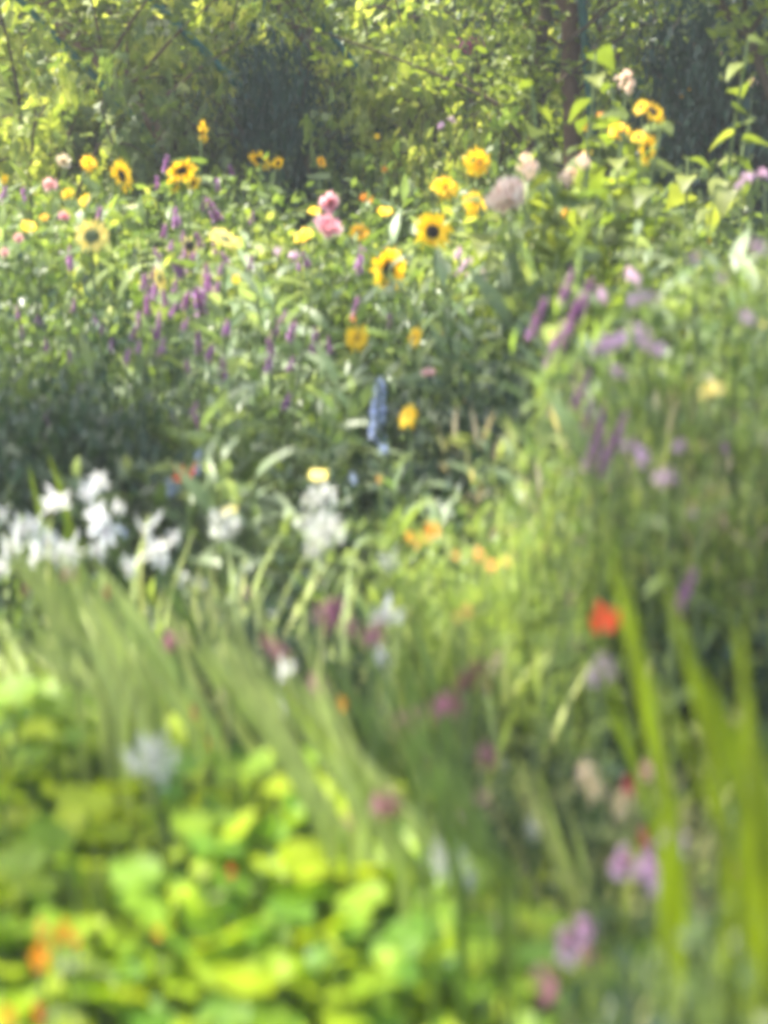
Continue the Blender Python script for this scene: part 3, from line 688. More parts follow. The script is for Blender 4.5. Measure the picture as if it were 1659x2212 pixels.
def proto_sword(seed, mat, n=16, leanx=-.6, wid=1.0, spread=.1):
    rs = np.random.default_rng(seed); fm = MB()
    for i in range(n):
        T = T_SWORD[int(rs.integers(0, 3))]
        o = np.array([[rs.normal() * spread, rs.normal() * spread, 0]])
        d = np.array([[leanx + rs.normal() * .16, rs.normal() * .15, 1]])
        L = rs.uniform(.75, 1.15)
        fm.scatter(T, frames(d, (rs.normal(), -1, 0), .2, L, rs, wid * rs.uniform(.7, 1.2)), o)
    return [('blades', fm.mesh('blades', M[mat]))]
def proto_nasturtium(seed, n=190, rad=.32, size=.062):
    rs = np.random.default_rng(seed); fm = MB(); sm = MB()
    for i in range(n):
        a = rs.uniform(0, 6.28); r = rad * math.sqrt(rs.uniform(0, 1))
        top = np.array([math.cos(a) * r, math.sin(a) * r, (1 - .16 * (r / rad) ** 2) * (1 - .5 * rs.uniform(0, 1) ** 1.5)])
        b = top * [.3, .3, 0] + [0, 0, .25]
        tube(sm, bez(b, top * [.6, .6, .5], top, 5), .0025, .0018, 4)
        nrm = np.array([[rs.normal() * .4 - .12, rs.normal() * .4 - .1, 1]])
        X = norm(np.cross(norm(nrm), [[.2, 1, .1]])); D = np.cross(norm(nrm), X)
        fm.scatter(T_ROUND[i % 4], frames(D, nrm, .05, size * rs.uniform(.45, 1.3), rs, rs.uniform(.75, 1.1)), top[None])
    return [('stems', sm.mesh('stems', M['stem'])), ('leaves', fm.mesh('leaves', M['nasturtium']))]
PROTO = {
    'lance': [proto_leafy(i, 'leaf_grey') for i in range(3)],
    'lance_green': [proto_leafy(10 + i, 'leaf_mid', size=.15) for i in range(3)],
    'heart_olive': [proto_leafy(20 + i, 'leaf_gold', T_HEART, .095, 5, 20, .22, droop=.8) for i in range(2)],
    'bush_dark': [proto_bush(30 + i, 'leaf_dark') for i in range(2)],
    'bush_mid': [proto_bush(40 + i, 'leaf_mid') for i in range(3)],
    'bush_yellow': [proto_bush(50 + i, 'leaf_yellow', size=.04) for i in range(2)],
    'bush_pink': [proto_bush(65 + i, 'leaf_pinkish', T_FINE, .06, 1500) for i in range(2)],
    'bush_soft': [proto_bush(60 + i, 'grass', T_FINE, .07, 1500) for i in range(2)],
    'bush_wide': [proto_bush(70 + i, 'leaf_mid', T_OVATE, .075, 520, .26) for i in range(2)],
    'bush_wide_dark': [proto_bush(80 + i, 'leaf_dark', T_OVATE, .08, 520, .26) for i in range(2)],
    'grass': [proto_grass(90 + i, 'grass') for i in range(2)],
    'grass_dark': [proto_grass(95 + i, 'leaf_mid', 210) for i in range(2)],
    'sword': [proto_sword(100 + i, 'sword') for i in range(3)],
    'sword_pale': [proto_sword(110 + i, 'sword_pale', 18, -.65, .7) for i in range(3)],
    'nasturtium': [proto_nasturtium(120 + i) for i in range(4)],
}
DESC = {
    'lance': ('phlox_plant', 'phlox', 'grey-green long-leaved plant', 'long-leaved grey-green plants'),
    'lance_green': ('leafy_plant', 'leafy plant', 'mid green plant with long pointed leaves', 'long-leaved green plants'),
    'heart_olive': ('sunflower_foliage_plant', 'sunflower plant', 'broad olive-leaved plant', 'broad olive-leaved plants'),
    'bush_dark': ('bushy_herb', 'herb', 'fine-leaved herb darkened as shade', 'dark bushy herbs'),
    'bush_mid': ('bushy_herb', 'herb', 'green fine-leaved bushy herb', 'green bushy herbs'),
    'bush_yellow': ('bushy_herb', 'herb', 'yellow-green small-leaved bushy herb', 'yellow-green bushy herbs'),
    'bush_pink': ('seeding_plant', 'feathery plant', 'feathery plant with pinkish seed heads', 'feathery pinkish plants'),
    'bush_soft': ('feathery_plant', 'feathery plant', 'soft feathery light green plant', 'feathery light green plants'),
    'bush_wide': ('broadleaf_plant', 'broadleaf plant', 'green broad-leaved bushy plant', 'green broad-leaved plants'),
    'bush_wide_dark': ('broadleaf_plant', 'broadleaf plant', 'dark broad-leaved bushy plant', 'dark broad-leaved plants'),
    'grass': ('grass_clump', 'grass clump', 'light green clump of fine grass', 'light grass clumps'),
    'grass_dark': ('grass_clump', 'grass clump', 'dark green clump of fine grass', 'dark grass clumps'),
    'sword': ('gladiolus_clump', 'gladiolus clump', 'clump of green sword leaves', 'green sword-leaf clumps'),
    'sword_pale': ('gladiolus_clump', 'gladiolus clump', 'clump of pale sword leaves', 'pale sword-leaf clumps'),
    'nasturtium': ('nasturtium_patch', 'nasturtium', 'nasturtium plant with round leaves', 'nasturtium plants at the front'),
}
FIRST = {}
def filler(kind, px, py, d, width=1.0, hmul=1.0, rot=None, basez=0):
    top = P(px, py, d)
    h = max(.3, top[2] - basez) * hmul; h *= (1.12 if kind.startswith('sword') else 1)
    nm, cat, base, grp = DESC[kind]
    v = random.randrange(len(PROTO[kind]))
    x0 = top[0] + (.6 * h * .75 if kind == 'sword' else .65 * h * .75 if kind == 'sword_pale' else 0)
    if (kind, v) not in FIRST:
        o = root(nm, (x0, top[1], basez), cat, base, grp, px, py)
        for pn, me in PROTO[kind][v]: part(pn, me, o)
        FIRST[(kind, v)] = o
    else:
        o = copy_tree(FIRST[(kind, v)]); o.location = (x0, top[1], basez)
        TOP.append((o, base, px, py))
    # unit-height prototypes: widen with the same factor as the height unless told otherwise
    if kind == 'nasturtium': s = (width, width, h); 
    else: s = (width * h, width * h, h)
    o.scale = s
    if kind.startswith('sword'): o.rotation_euler = (0, 0, random.uniform(-.25, .25))
    else: o.rotation_euler = (0, 0, random.uniform(0, 6.28) if rot is None else rot)
    return o
def kind_at(px, py):
    r = random.random()
    if 480 < px < 720 and 1180 < py < 1420: return 'bush_dark'  # dark-leaved bushes stand in for a shade gap
    if (py > 1480 and px < 560) or (py > 1600 and px < 860) or (py > 1880 and px < 1180): return 'nasturtium'
    if py > 2010: return 'nasturtium' if px < 1300 and r < .7 else 'bush_wide_dark'
    if px < 420 and py > 1180: return 'sword_pale' if r < .7 else 'sword'
    if px < 950 and py > 1380: return 'sword' if r < .65 else 'grass_dark'
    if px > 1300 and py > 1060: return 'bush_wide_dark' if r < .6 else 'grass_dark'
    if 900 < px <= 1300 and py > 1480: return 'grass_dark' if r < .75 else 'bush_mid'
    if 850 < px <= 1300 and py > 1050: return 'bush_soft' if r < .65 else 'grass'
    if 380 < px <= 900 and py > 1050: return 'bush_dark' if r < .35 else 'lance_green' if r < .6 else 'grass_dark'
    if px > 1270 and py > 500: return 'bush_soft' if r < .35 else 'bush_wide' if r < .65 else 'lance_green' if r < .85 else 'bush_yellow'
    if px < 380 and py > 560: return 'bush_dark' if r < .55 else 'lance_green' if r < .75 else 'bush_mid'
    if 900 < px < 1270 and 600 < py: return 'lance_green' if r < .6 else 'bush_dark'
    if py > 520: return 'lance' if r < .6 else 'bush_mid' if r < .8 else 'lance_green'
    if py > 400: return 'lance' if r < .35 else 'bush_mid' if r < .8 else 'bush_yellow'
    return 'bush_mid' if r < .5 else 'lance_green'
for py in [2330, 2170, 2030, 1900, 1780, 1670, 1560, 1450, 1340, 1240, 1150, 1060, 980, 900, 820, 745, 675, 610, 550, 500, 455, 410, 375]:
    d = prof(py)
    step = .30 / (.2 * d) * 829.5 if py < 1400 else .27 / (.2 * d) * 829.5
    x = -80 + random.uniform(0, step)
    while x < 1760:
        yy = py + random.uniform(-25, 25) - (45 if x < 300 and py > 1500 else 0)
        kq = kind_at(x, yy)
        filler(kq, x + random.uniform(-.2, .2) * step, yy, d + random.uniform(-.12, .12), random.uniform(.85, 1.15))
        x += step

# tall pale stems / long blades that read in front
def blade(name, cat, base, group, pts, width, mat, label=None, n=1):
    """one plant of long blades: each given by its tip and foot pixels"""
    (fx, fy), d0 = pts[0][1], pts[0][2]
    b = P(fx, fy, d0); b = np.array([b[0], b[1], 0.0])
    o = root(name, b, cat, base, group, pts[0][0][0], pts[0][0][1], label)
    mb = MB()
    px_near = pts[0][2] < 2.2
    for (tipx, foot, d, wpx) in pts:
        if px_near: d *= .84
        t = P(tipx[0], tipx[1], d); f = P(foot[0], foot[1], d)
        f2 = f + (f - t) * 0.0
        down = np.array([f[0] + (f[0] - t[0]) * .3, f[1], 0.0])
        p = np.concatenate([bez(down, (down + f) / 2, f, 4)[:-1], bez(f, (f + t) / 2 + np.array([0, 0, .02]), t, 9)]) - b
        k = len(p); W = metric(wpx, d) * (.88 if px_near else 1)
        ww = np.array([W * (0.8 + .2 * min(1, i / 3)) if i < k * .55 else W * max(.04, 1 - ((i / (k - 1) - .55) / .45) ** 1.7) for i in range(k)])
        side = norm(np.cross(norm(np.gradient(p, axis=0)), (rng.normal() * .3, 1, .1)))
        V = np.stack([p - side * ww[:, None] * .75, p + np.array([0, -W * .35, 0]) * 1.0, p + side * ww[:, None] * .75], 1).reshape(-1, 3)
        F = []
        for i in range(k - 1):
            a = i * 3; F += [(a, a + 1, a + 4, a + 3), (a + 1, a + 2, a + 5, a + 4)]
        mb.add(V, F)
    part('blades', mb.mesh('blades', M[mat]), o)
    return o
G = 'tall green blades in the foreground'
blade('iris_clump', 'iris', '', G, [((1300, 1130), (1450, 1800), 2.1, 20), ((1340, 1210), (1470, 1880), 2.05, 18), ((1260, 1320), (1430, 1850), 2.15, 12)], 0, 'blade', 'leftmost tall bright green blades beside the vermilion poppy')
blade('iris_clump', 'iris', '', G, [((1420, 1180), (1570, 1800), 2.0, 18), ((1430, 1300), (1610, 1760), 1.95, 24), ((1490, 1420), (1660, 1780), 1.9, 26), ((1380, 1420), (1580, 1850), 2.0, 14)], 0, 'blade', 'broad group of bright green blades right of the vermilion poppy')
blade('iris_clump', 'iris', '', G, [((1590, 1300), (1640, 1900), 1.85, 24), ((1640, 1560), (1680, 1950), 1.85, 22)], 0, 'blade', 'vivid yellow-green blade standing at the right edge')
blade('iris_clump', 'iris', '', G, [((1540, 1690), (1360, 1850), 2.2, 14), ((1290, 1500), (1420, 1780), 2.3, 12)], 0, 'blade', 'small blade crossing in front of the white heads')
blade('iris_clump', 'iris', '', G, [((650, 1560), (800, 1760), 2.5, 34), ((590, 1470), (770, 1740), 2.6, 18)], 0, 'blade', 'short broad green blades left of the dusty pink umbels')
blade('iris_clump', 'iris', '', G, [((1150, 1760), (1260, 2000), 2.3, 16), ((1225, 1740), (1290, 2010), 2.3, 12), ((940, 1755), (1130, 1960), 2.5, 12)], 0, 'sword_pale', 'pale narrow blades above the lower sweet peas')
blade('iris_clump', 'iris', '', G, [((640, 1340), (830, 1650), 2.8, 10), ((700, 1400), (850, 1660), 2.8, 10), ((560, 1380), (800, 1700), 2.8, 10), ((870, 1400), (900, 1700), 2.8, 9), ((760, 1330), (880, 1600), 2.8, 9)], 0, 'sword', 'narrow dark green blades beneath the dusty pink umbels')
blade('iris_clump', 'iris', '', G, [((100, 970), (170, 1200), 3.6, 8), ((60, 1000), (110, 1230), 3.6, 9), ((130, 1010), (150, 1220), 3.6, 7)], 0, 'blade', 'thin vivid green blades rising behind the white gladioli')
# arching pale leaves
G2 = 'arching pale leaves in the foreground'
blade('broad_leaf_plant', 'leafy plant', '', G2, [((1210, 2200), (1290, 2100), 1.95, 20)], 0, 'sword_pale', 'pale upright leaf at the bottom right') if False else None
# tall gladiolus seed stalk running diagonally
def stalk(pts, d, label, budmat='straw', wpx=9):
    P3 = [P(x, y, dd) for (x, y), dd in zip(pts, d)]
    b = np.array([P3[-1][0] + .1, P3[-1][1], 0.0])
    o = root('gladiolus_stalk', b, 'gladiolus stalk', '', 'slanting flower stalks', pts[0][0], pts[0][1], label)
    path = np.array([b] + P3[::-1]) - b
    t = np.linspace(0, 1, 24); tt = np.linspace(0, 1, len(path))
    path = np.stack([np.interp(t, tt, path[:, i]) for i in range(3)], 1)
    sm = MB(); tube(sm, path, metric(wpx * .7, d[0]), metric(wpx * .35, d[0]), 7); part('stem', sm.mesh('stem', M[budmat]), o)
    bm_ = MB(); n = 26; tq = np.linspace(.35, 1, n); O = along(path, tq)
    ax = norm(path[-1] - path[8]); sd = np.stack([np.where(np.arange(n) % 2, 1, -1), np.zeros(n), np.zeros(n)], 1) * .35
    D = ax[None] + sd + rng.normal(size=(n, 3)) * .12
    bm_.scatter(T_OVATE, frames(D, (0, -1, 0), .3, metric(34, d[0]) * (1.3 - .6 * tq), rng), O)
    part('buds', bm_.mesh('buds', M[budmat]), o)
for lb, tx, ty, fx, fy, d, n_ in [('fan of pale blades slanting beneath the white gladioli', 200, 1270, 420, 1540, 2.9, 7), ('fan of long pale blades slanting left of the tall flower stalk', 400, 1330, 700, 1800, 2.55, 8), ('fan of long pale blades slanting right of the tall flower stalk', 620, 1400, 900, 1900, 2.5, 8), ('fan of green blades slanting below the dusty pink umbels', 800, 1450, 1020, 1900, 2.45, 7), ('fan of pale blades at the left edge under the gladioli', 20, 1280, 220, 1530, 2.95, 8)]:
    blade('gladiolus_clump', 'gladiolus', '', 'slanting fans of long blades', [((tx + rng.normal() * 75, ty + rng.normal() * 60), (fx + rng.normal() * 55, fy + rng.normal() * 30), d * .9 + rng.normal() * .06, rng.uniform(10, 24)) for _ in range(n_)], 0, 'sword' if 'green' in lb else 'sword_pale', lb)
stalk([(430, 1250), (490, 1400), (545, 1500), (600, 1640), (700, 1800), (800, 1900)], [2.8, 2.75, 2.7, 2.65, 2.55, 2.5], 'tall yellow-green flower stalk slanting down to the right')
stalk([(85, 1250), (120, 1400), (160, 1480)], [3.2, 3.15, 3.1], 'straw coloured stalk slanting below the white gladioli', wpx=7)
stalk([(250, 1500), (290, 1560)], [3.0, 2.95], 'short pale flower stalk beside the carnation', wpx=6)
blade('gladiolus_clump', 'gladiolus', '', 'pale slanting leaves', [((560, 1600), (860, 1900), 2.55, 22), ((500, 1480), (820, 1900), 2.6, 14), ((620, 1700), (900, 1960), 2.5, 18)], 0, 'sword_pale', 'long pale leaves slanting beside the tall flower stalk')
blade('gladiolus_clump', 'gladiolus', '', 'pale slanting leaves', [((230, 1250), (420, 1500), 3.0, 16), ((270, 1300), (400, 1560), 3.0, 22), ((330, 1230), (470, 1450), 3.1, 14)], 0, 'sword', 'broad dark green leaves slanting left of the tall flower stalk')

# orange nasturtium blooms at the lower left
simple('flowering_nasturtium_plant', 'nasturtium', 'orange nasturtium bloom', 'orange nasturtium blooms', 'open_orange', [(140, 2010, 24, 2.25), (120, 2025, 18, 2.25), (85, 2068, 26, 2.2), (340, 2015, 12, 2.3), (20, 2195, 20, 2.1)], 'ovate', 4, .06, fcs=(.2, -1, .3))
simple('flowering_nasturtium_plant', 'nasturtium', 'deep red-orange nasturtium bloom', 'orange nasturtium blooms', 'open_red', [(90, 2008, 18, 2.26), (165, 2028, 16, 2.25), (85, 2190, 16, 2.1), (500, 1880, 10, 2.4)], 'ovate', 4, .06, fcs=(-.3, -1, .2))

# ------------------------------------------------------------------ background shrubs, trees, supports
def shrub_proto(seed, mat, n=5200, size=.05, T=T_OVATE, r=.75, h=1.0, bark='bark', clump=.10):
    """unit-height shrub: branching stems with leaf sprays in clumps; open between the clumps"""
    rs = np.random.default_rng(seed); sm = MB(); fm = MB(); tips = []
    for i in range(11):
        a = rs.uniform(0, 6.28); rr = r * rs.uniform(.2, 1) * .6
        e = np.array([math.cos(a) * rr, math.sin(a) * rr, h * rs.uniform(.55, .98)])
        p = bez((rs.normal() * .04, rs.normal() * .04, 0), e * [.3, .3, .7], e, 9); tube(sm, p, .014, .004, 6)
        for k in range(7):
            s = along(p, np.array([rs.uniform(.2, 1)]))[0]
            q = s + np.array([rs.normal() * .2, rs.normal() * .2, rs.uniform(-.08, .16)])
            tube(sm, bez(s, (s + q) / 2 + (0, 0, .04), q, 5), .004, .0015, 4); tips.append((s, q))
    k = rs.integers(0, len(tips), n); A = np.array([t[0] for t in tips]); B = np.array([t[1] for t in tips])
    f = rs.uniform(0, 1.15, n)[:, None]
    O = A[k] * (1 - f) + B[k] * f + rs.normal(size=(n, 3)) * clump * .35
    O[:, 2] = np.abs(O[:, 2])
    D = sph_dirs(n, rs, -.5); D[:, 2] -= .15
    fm.scatter(T, frames(D, (0, 0, 1), .6, size * rs.uniform(.6, 1.3, n), rs), O)
    return [('branches', sm.mesh('branches', M[bark])), ('leaves', fm.mesh('leaves', M[mat]))]
SH = {'hollow_shade': [shrub_proto(30 + i, 'leaf_hollow_shade', 9000, .05, T_OVATE, clump=.3) for i in range(2)], 'yellow': [shrub_proto(i, 'leaf_yellow', 1100, .075, T_SPRAY, clump=.12) for i in range(2)], 'mid': [shrub_proto(5 + i, 'leaf_mid', 1300, .07, T_SPRAY, clump=.13) for i in range(2)], 'dark': [shrub_proto(9 + i, 'leaf_dark', 5200, .032) for i in range(2)], 'olive': [shrub_proto(13 + i, 'leaf_olive', 4200, .032) for i in range(2)]}
FS = {}
def shrub(mat, px, pytop, d, wide=1.0, base=None, grp='shrubs and climbers behind the border', name='climbing_rose_shrub', cat='shrub'):
    top = P(px, pytop, d); h = top[2]; v = random.randrange(2)
    base = base or {'yellow': 'sunlit yellow-green leafy shrub', 'mid': 'green leafy shrub', 'dark': 'leafy shrub darkened as shade', 'hollow_shade': 'blue-green bush darkened as hollow shade', 'olive': 'olive green leafy shrub'}[mat]  # the darkest bushes carry hollow shade in their leaf colour
    if (mat, v) in FS:
        o = copy_tree(FS[(mat, v)]); TOP.append((o, base, px, max(0, pytop)))
    else:
        o = root(name, (0, 0, 0), cat, base, grp, px, max(0, pytop))
        for pn, me in SH[mat][v]: part(pn, me, o)
        FS[(mat, v)] = o
    o.location = (top[0], top[1], 0); o.scale = (wide * h, wide * h, h); o.rotation_euler = (0, 0, random.uniform(0, 6.28))
    return o
for a in [('hollow_shade', 600, 130, 8.9, .30), ('hollow_shade', 575, 200, 8.5, .22), ('hollow_shade', 640, 230, 8.4, .2), ('hollow_shade', 1600, 190, 8.2, .4), ('hollow_shade', 1540, 240, 7.9, .28), ('hollow_shade', 1650, 60, 8.8, .4), ('hollow_shade', 1480, 90, 8.6, .3), ('hollow_shade', 1610, -30, 7.9, .4), ('hollow_shade', 1090, -40, 10.5, .35), ('yellow', 20, 130, 8.0, .55), ('yellow', 90, -60, 9.2, .6), ('yellow', -60, -150, 10.5), ('mid', 230, -30, 9.4, .7), ('mid', 330, 120, 8.4, .5), ('olive', 300, -150, 11), ('yellow', 410, -60, 10.2, .5), ('mid', 480, 180, 8.6, .45),
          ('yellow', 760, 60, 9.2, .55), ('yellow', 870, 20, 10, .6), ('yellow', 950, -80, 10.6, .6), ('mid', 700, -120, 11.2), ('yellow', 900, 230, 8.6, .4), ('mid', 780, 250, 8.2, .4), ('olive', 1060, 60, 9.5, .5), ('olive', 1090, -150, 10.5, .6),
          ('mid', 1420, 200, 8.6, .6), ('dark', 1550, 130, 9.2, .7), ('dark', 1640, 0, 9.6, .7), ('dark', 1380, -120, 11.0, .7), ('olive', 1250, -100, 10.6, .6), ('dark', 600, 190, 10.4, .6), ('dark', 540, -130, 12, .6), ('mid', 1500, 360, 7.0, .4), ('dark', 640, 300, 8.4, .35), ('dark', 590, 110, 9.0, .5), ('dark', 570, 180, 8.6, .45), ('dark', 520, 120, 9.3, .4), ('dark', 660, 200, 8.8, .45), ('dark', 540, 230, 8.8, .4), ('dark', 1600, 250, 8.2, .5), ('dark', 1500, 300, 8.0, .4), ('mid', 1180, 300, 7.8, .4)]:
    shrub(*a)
# hedge of trees far behind that closes the view
def tree_proto(seed, mat):
    rs = np.random.default_rng(seed); tm = MB(); cm = MB()
    tp = bez((0, 0, 0), (.1, 0, 1.4), (rs.normal() * .3, rs.normal() * .2, 3.4), 10); tube(tm, tp, .16, .05, 9)
    C_ = []
    for i in range(16):
        s = along(tp, np.array([rs.uniform(.3, 1)]))[0]; a = rs.uniform(0, 6.28)
        e = s + np.array([math.cos(a) * rs.uniform(.6, 1.7), math.sin(a) * rs.uniform(.6, 1.7), rs.uniform(-.4, 1.0)])
        tube(tm, bez(s, (s + e) / 2 + (0, 0, .2), e, 6), .04, .01, 5); C_.append(e)
        for j in range(3):
            C_.append(e + rs.normal(size=3) * [.5, .5, .45])
    C_ = np.array(C_); n = 5500; k = rs.integers(0, len(C_), n)
    O = C_[k] + rs.normal(size=(n, 3)) * .27; O[:, 2] = np.maximum(O[:, 2], .15)
    D = sph_dirs(n, rs, -.6)
    cm.scatter(T_SPRAY, frames(D, (0, 0, 1), .6, .20 * rs.uniform(.6, 1.3, n), rs), O)
    return [('trunk', tm.mesh('trunk', M['bark'])), ('crown', cm.mesh('crown', M[mat]))]
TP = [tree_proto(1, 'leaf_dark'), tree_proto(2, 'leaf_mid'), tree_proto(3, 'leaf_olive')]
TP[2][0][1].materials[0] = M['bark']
FT = {}
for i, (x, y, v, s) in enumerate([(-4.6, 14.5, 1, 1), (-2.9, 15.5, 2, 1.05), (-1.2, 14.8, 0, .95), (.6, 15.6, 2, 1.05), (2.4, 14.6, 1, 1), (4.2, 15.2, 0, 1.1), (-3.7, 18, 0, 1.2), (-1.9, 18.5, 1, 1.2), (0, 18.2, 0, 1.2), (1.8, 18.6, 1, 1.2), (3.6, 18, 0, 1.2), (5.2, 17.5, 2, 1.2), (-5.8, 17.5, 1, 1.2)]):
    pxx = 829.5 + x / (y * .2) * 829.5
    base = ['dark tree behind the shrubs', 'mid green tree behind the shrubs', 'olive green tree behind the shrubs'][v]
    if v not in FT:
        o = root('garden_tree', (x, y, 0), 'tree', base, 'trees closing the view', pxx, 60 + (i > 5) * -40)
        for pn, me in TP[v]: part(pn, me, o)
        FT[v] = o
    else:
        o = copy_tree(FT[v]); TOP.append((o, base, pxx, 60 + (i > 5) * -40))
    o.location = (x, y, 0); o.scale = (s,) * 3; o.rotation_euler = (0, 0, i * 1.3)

# supports and trunks
def pole(name, cat, label, a, b, d, wpx, mat, group=None, wob=0.0, sides=8, ext=True, partname='pole', flat=False):
    A = P(a[0], a[1], d); B = P(b[0], b[1], d)
    dv = (B - A) / (A[2] - B[2]); foot = B + dv * B[2] * (.6 if ext else 1.0); foot[2] = -.02
    top = A - dv * .5
    o = root(name, foot, cat, '', group, a[0], a[1], label)
    t = np.linspace(0, 1, 14)[:, None]
    m = foot + (B - foot) * 1.0
    path = np.concatenate([foot + (B - foot) * np.linspace(0, 1, 6)[:-1, None], B + (top - B) * np.linspace(0, 1, 10)[:, None]]) - foot
    path += rng.normal(size=path.shape) * wob
    mb = MB(); r = metric(wpx, d); tube(mb, path, r * 1.1, r * .85, sides)
    part(partname, mb.mesh(partname, M[mat]), o)
    return o, path
G3 = 'teal rose supports'
def support(a, b, d, wpx, label):
    o, p = pole('rose_support', 'plant support', label, a, b, d, wpx, 'teal', G3, 0, 6, partname='post')
    mb = MB(); mb.add(T_BALL[0] * .022 + p[-1], T_BALL[1]); part('cap', mb.mesh('cap', M['teal']), o)
support((140, 100), (300, 265), 8.9, 9, 'leftmost leaning teal rose support beside a brown stem')
support((370, 40), (520, 190), 9.4, 10, 'leaning teal rose support above the dark hollow')
support((680, 40), (760, 130), 9.6, 8, 'leaning teal rose support at the top middle')
support((1258, 20), (1277, 225), 8.6, 11, 'upright teal rose support right of the dark trunk')
def stemmy(a, b, d, wpx, label, mat='bark', name='tree_trunk', cat='tree trunk', tw=7):
    o, p = pole(name, cat, label, a, b, d, wpx * .75, mat, None, metric(wpx, d) * .35, 9, partname='trunk')
    mb = MB(); fm = MB()
    for i in range(5, len(p) - 1):
        for k in range(2):
            e = p[i] + np.array([rng.normal() * .4, rng.normal() * .3, rng.uniform(.1, .5)])
            tube(mb, bez(p[i], (p[i] + e) / 2 + (0, 0, .08), e, 6), .01, .003, 5)
            n = 90; O = along(np.array([p[i], e]), rng.uniform(.3, 1.1, n)) + rng.normal(size=(n, 3)) * .07
            fm.scatter(T_OVATE, frames(sph_dirs(n, rng, -.5), (0, 0, 1), .6, .05 * rng.uniform(.6, 1.3, n), rng), O)
    part('branches', mb.mesh('branches', M[mat]), o); part('leaves', fm.mesh('leaves', M['leaf_olive']), o)
stemmy((165, 85), (315, 240), 8.8, 20, 'reddish brown leaning climber trunk at the upper left', 'bark_red', 'climber_trunk', 'climber')
stemmy((590, 0), (690, 110), 9.4, 14, 'brown leaning climber trunk at the top middle', 'bark_red', 'climber_trunk', 'climber')
stemmy((1175, 60), (1150, 330), 8.3, 17, 'dark crooked tree trunk at the upper right of centre')
stemmy((1225, 20), (1235, 225), 8.7, 26, 'broad brown trunk directly left of the upright teal support', 'bark_red')
stemmy((1545, -20), (1640, 130), 7.0, 14, 'dark leaning branch trunk in the top right corner')
# olive large-leaved stems in front at right (sunflower foliage)
for x, y, d in [(1235, 110, 5.6), (1270, 180, 5.5), (1220, 250, 5.4), (1290, 330, 5.2), (1360, 360, 5.3), (1240, 400, 5.3), (1480, 90, 6.0), (1420, 400, 5.2), (1320, 450, 5.0)]:
    filler('heart_olive', x, y, d, .8)
for x, y, d in [(1080, 470, 5.0), (1180, 490, 4.9), (1300, 470, 4.9), (1490, 470, 4.0), (1560, 520, 3.8), (640, 590, 4.9), (540, 560, 4.9), (560, 730, 4.4), (650, 760, 4.3), (960, 560, 4.9), (1100, 640, 4.5), (470, 870, 3.9), (540, 900, 3.8), (1010, 930, 3.9), (1070, 960, 3.8), (300, 880, 3.9), (1130, 1000, 3.7)]:
    filler('lance', x, y, d, .9)

for x, y, d in [(960, 1130, 3.15), (1080, 1090, 3.15), (1190, 1110, 3.1), (1010, 1250, 3.05), (1120, 1260, 3.0), (1230, 1230, 3.0), (1060, 1380, 2.95), (1190, 1360, 2.95), (1330, 1180, 3.1)]:
    filler('bush_soft', x, y, d, .8)
for x, y, d in [(1340, 590, 3.5), (1460, 600, 3.3), (1580, 580, 3.2), (1650, 650, 3.1), (1500, 690, 3.1), (1390, 720, 3.3), (1600, 790, 3.0), (1460, 850, 3.0), (1560, 930, 2.95), (1380, 960, 3.1), (1310, 860, 3.3), (1480, 760, 3.1)]:
    filler(random.choice(['bush_pink', 'bush_soft', 'bush_mid', 'bush_soft', 'lance']), x, y, d, .75)
for x, y, d in [(80, 780, 4.2), (10, 820, 4.0), (150, 850, 4.0), (220, 790, 4.2), (1090, 730, 4.5), (1130, 800, 4.3), (1060, 800, 4.3), (600, 1250, 3.3), (560, 1330, 3.2), (640, 1340, 3.15), (1620, 1150, 2.95), (1540, 1190, 2.9), (1600, 1280, 2.8), (1100, 1660, 2.65), (1180, 1620, 2.65), (1080, 1740, 2.55), (1530, 2110, 2.2), (1640, 2080, 2.2), (1440, 2180, 2.15), (1610, 2200, 2.1), (150, 1800, 2.6), (70, 1740, 2.65)]:
    filler('bush_dark', x, y, d, .8)  # dark bushes set at the shade pockets; the shade is in their leaf colour
for x, y, d in [(885, 575, 5.0), (905, 520, 5.3), (800, 640, 4.8)]:
    filler('lance', x, y, d, .5)
for x, y, d in [(0, 1230, 3.1), (70, 1260, 3.0), (150, 1270, 3.05), (230, 1290, 3.0), (310, 1290, 3.0), (30, 1350, 2.9), (120, 1370, 2.9), (220, 1390, 2.85), (340, 1330, 2.95), (400, 1400, 2.85)]:
    filler('sword_pale', x, y, d, 1)
for x, y, d in [(1380, 1960, 1.75), (1480, 1930, 1.7), (1590, 1950, 1.62), (1655, 1900, 1.6), (1530, 2010, 1.6), (1330, 2090, 1.85), (1450, 2050, 1.82), (1560, 2060, 1.8), (1650, 2000, 1.8), (1400, 2180, 1.75), (1520, 2180, 1.75), (1630, 2180, 1.7)]:
    filler(random.choice(['grass_dark', 'bush_mid', 'bush_dark']), x, y, d, .6)
for x, y, d in [(480, 1650, 2.4), (580, 1730, 2.35), (440, 1760, 2.3), (640, 1830, 2.25), (540, 1900, 2.2), (760, 1930, 2.15), (880, 1980, 2.1), (660, 2000, 2.1), (1000, 2030, 2.05), (800, 2080, 2.0), (1120, 2090, 2.0), (60, 1500, 2.75), (180, 1520, 2.7)]:
    filler('nasturtium', x, y, d, 1)
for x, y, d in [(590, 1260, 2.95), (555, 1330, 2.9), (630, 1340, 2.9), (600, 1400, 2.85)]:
    filler('bush_dark', x, y, d, .55)  # more dark-coloured bushes imitating the shade of the middle pocket
for x, y, d in [(440, 1380, 2.8), (850, 1480, 2.7)]:
    filler('sword', x, y, d, 1)
for x, y, d in [(520, 1440, 2.65), (620, 1560, 2.6), (760, 1640, 2.55), (1180, 1720, 2.4)]:
    filler('sword_pale', x, y, d, .9)
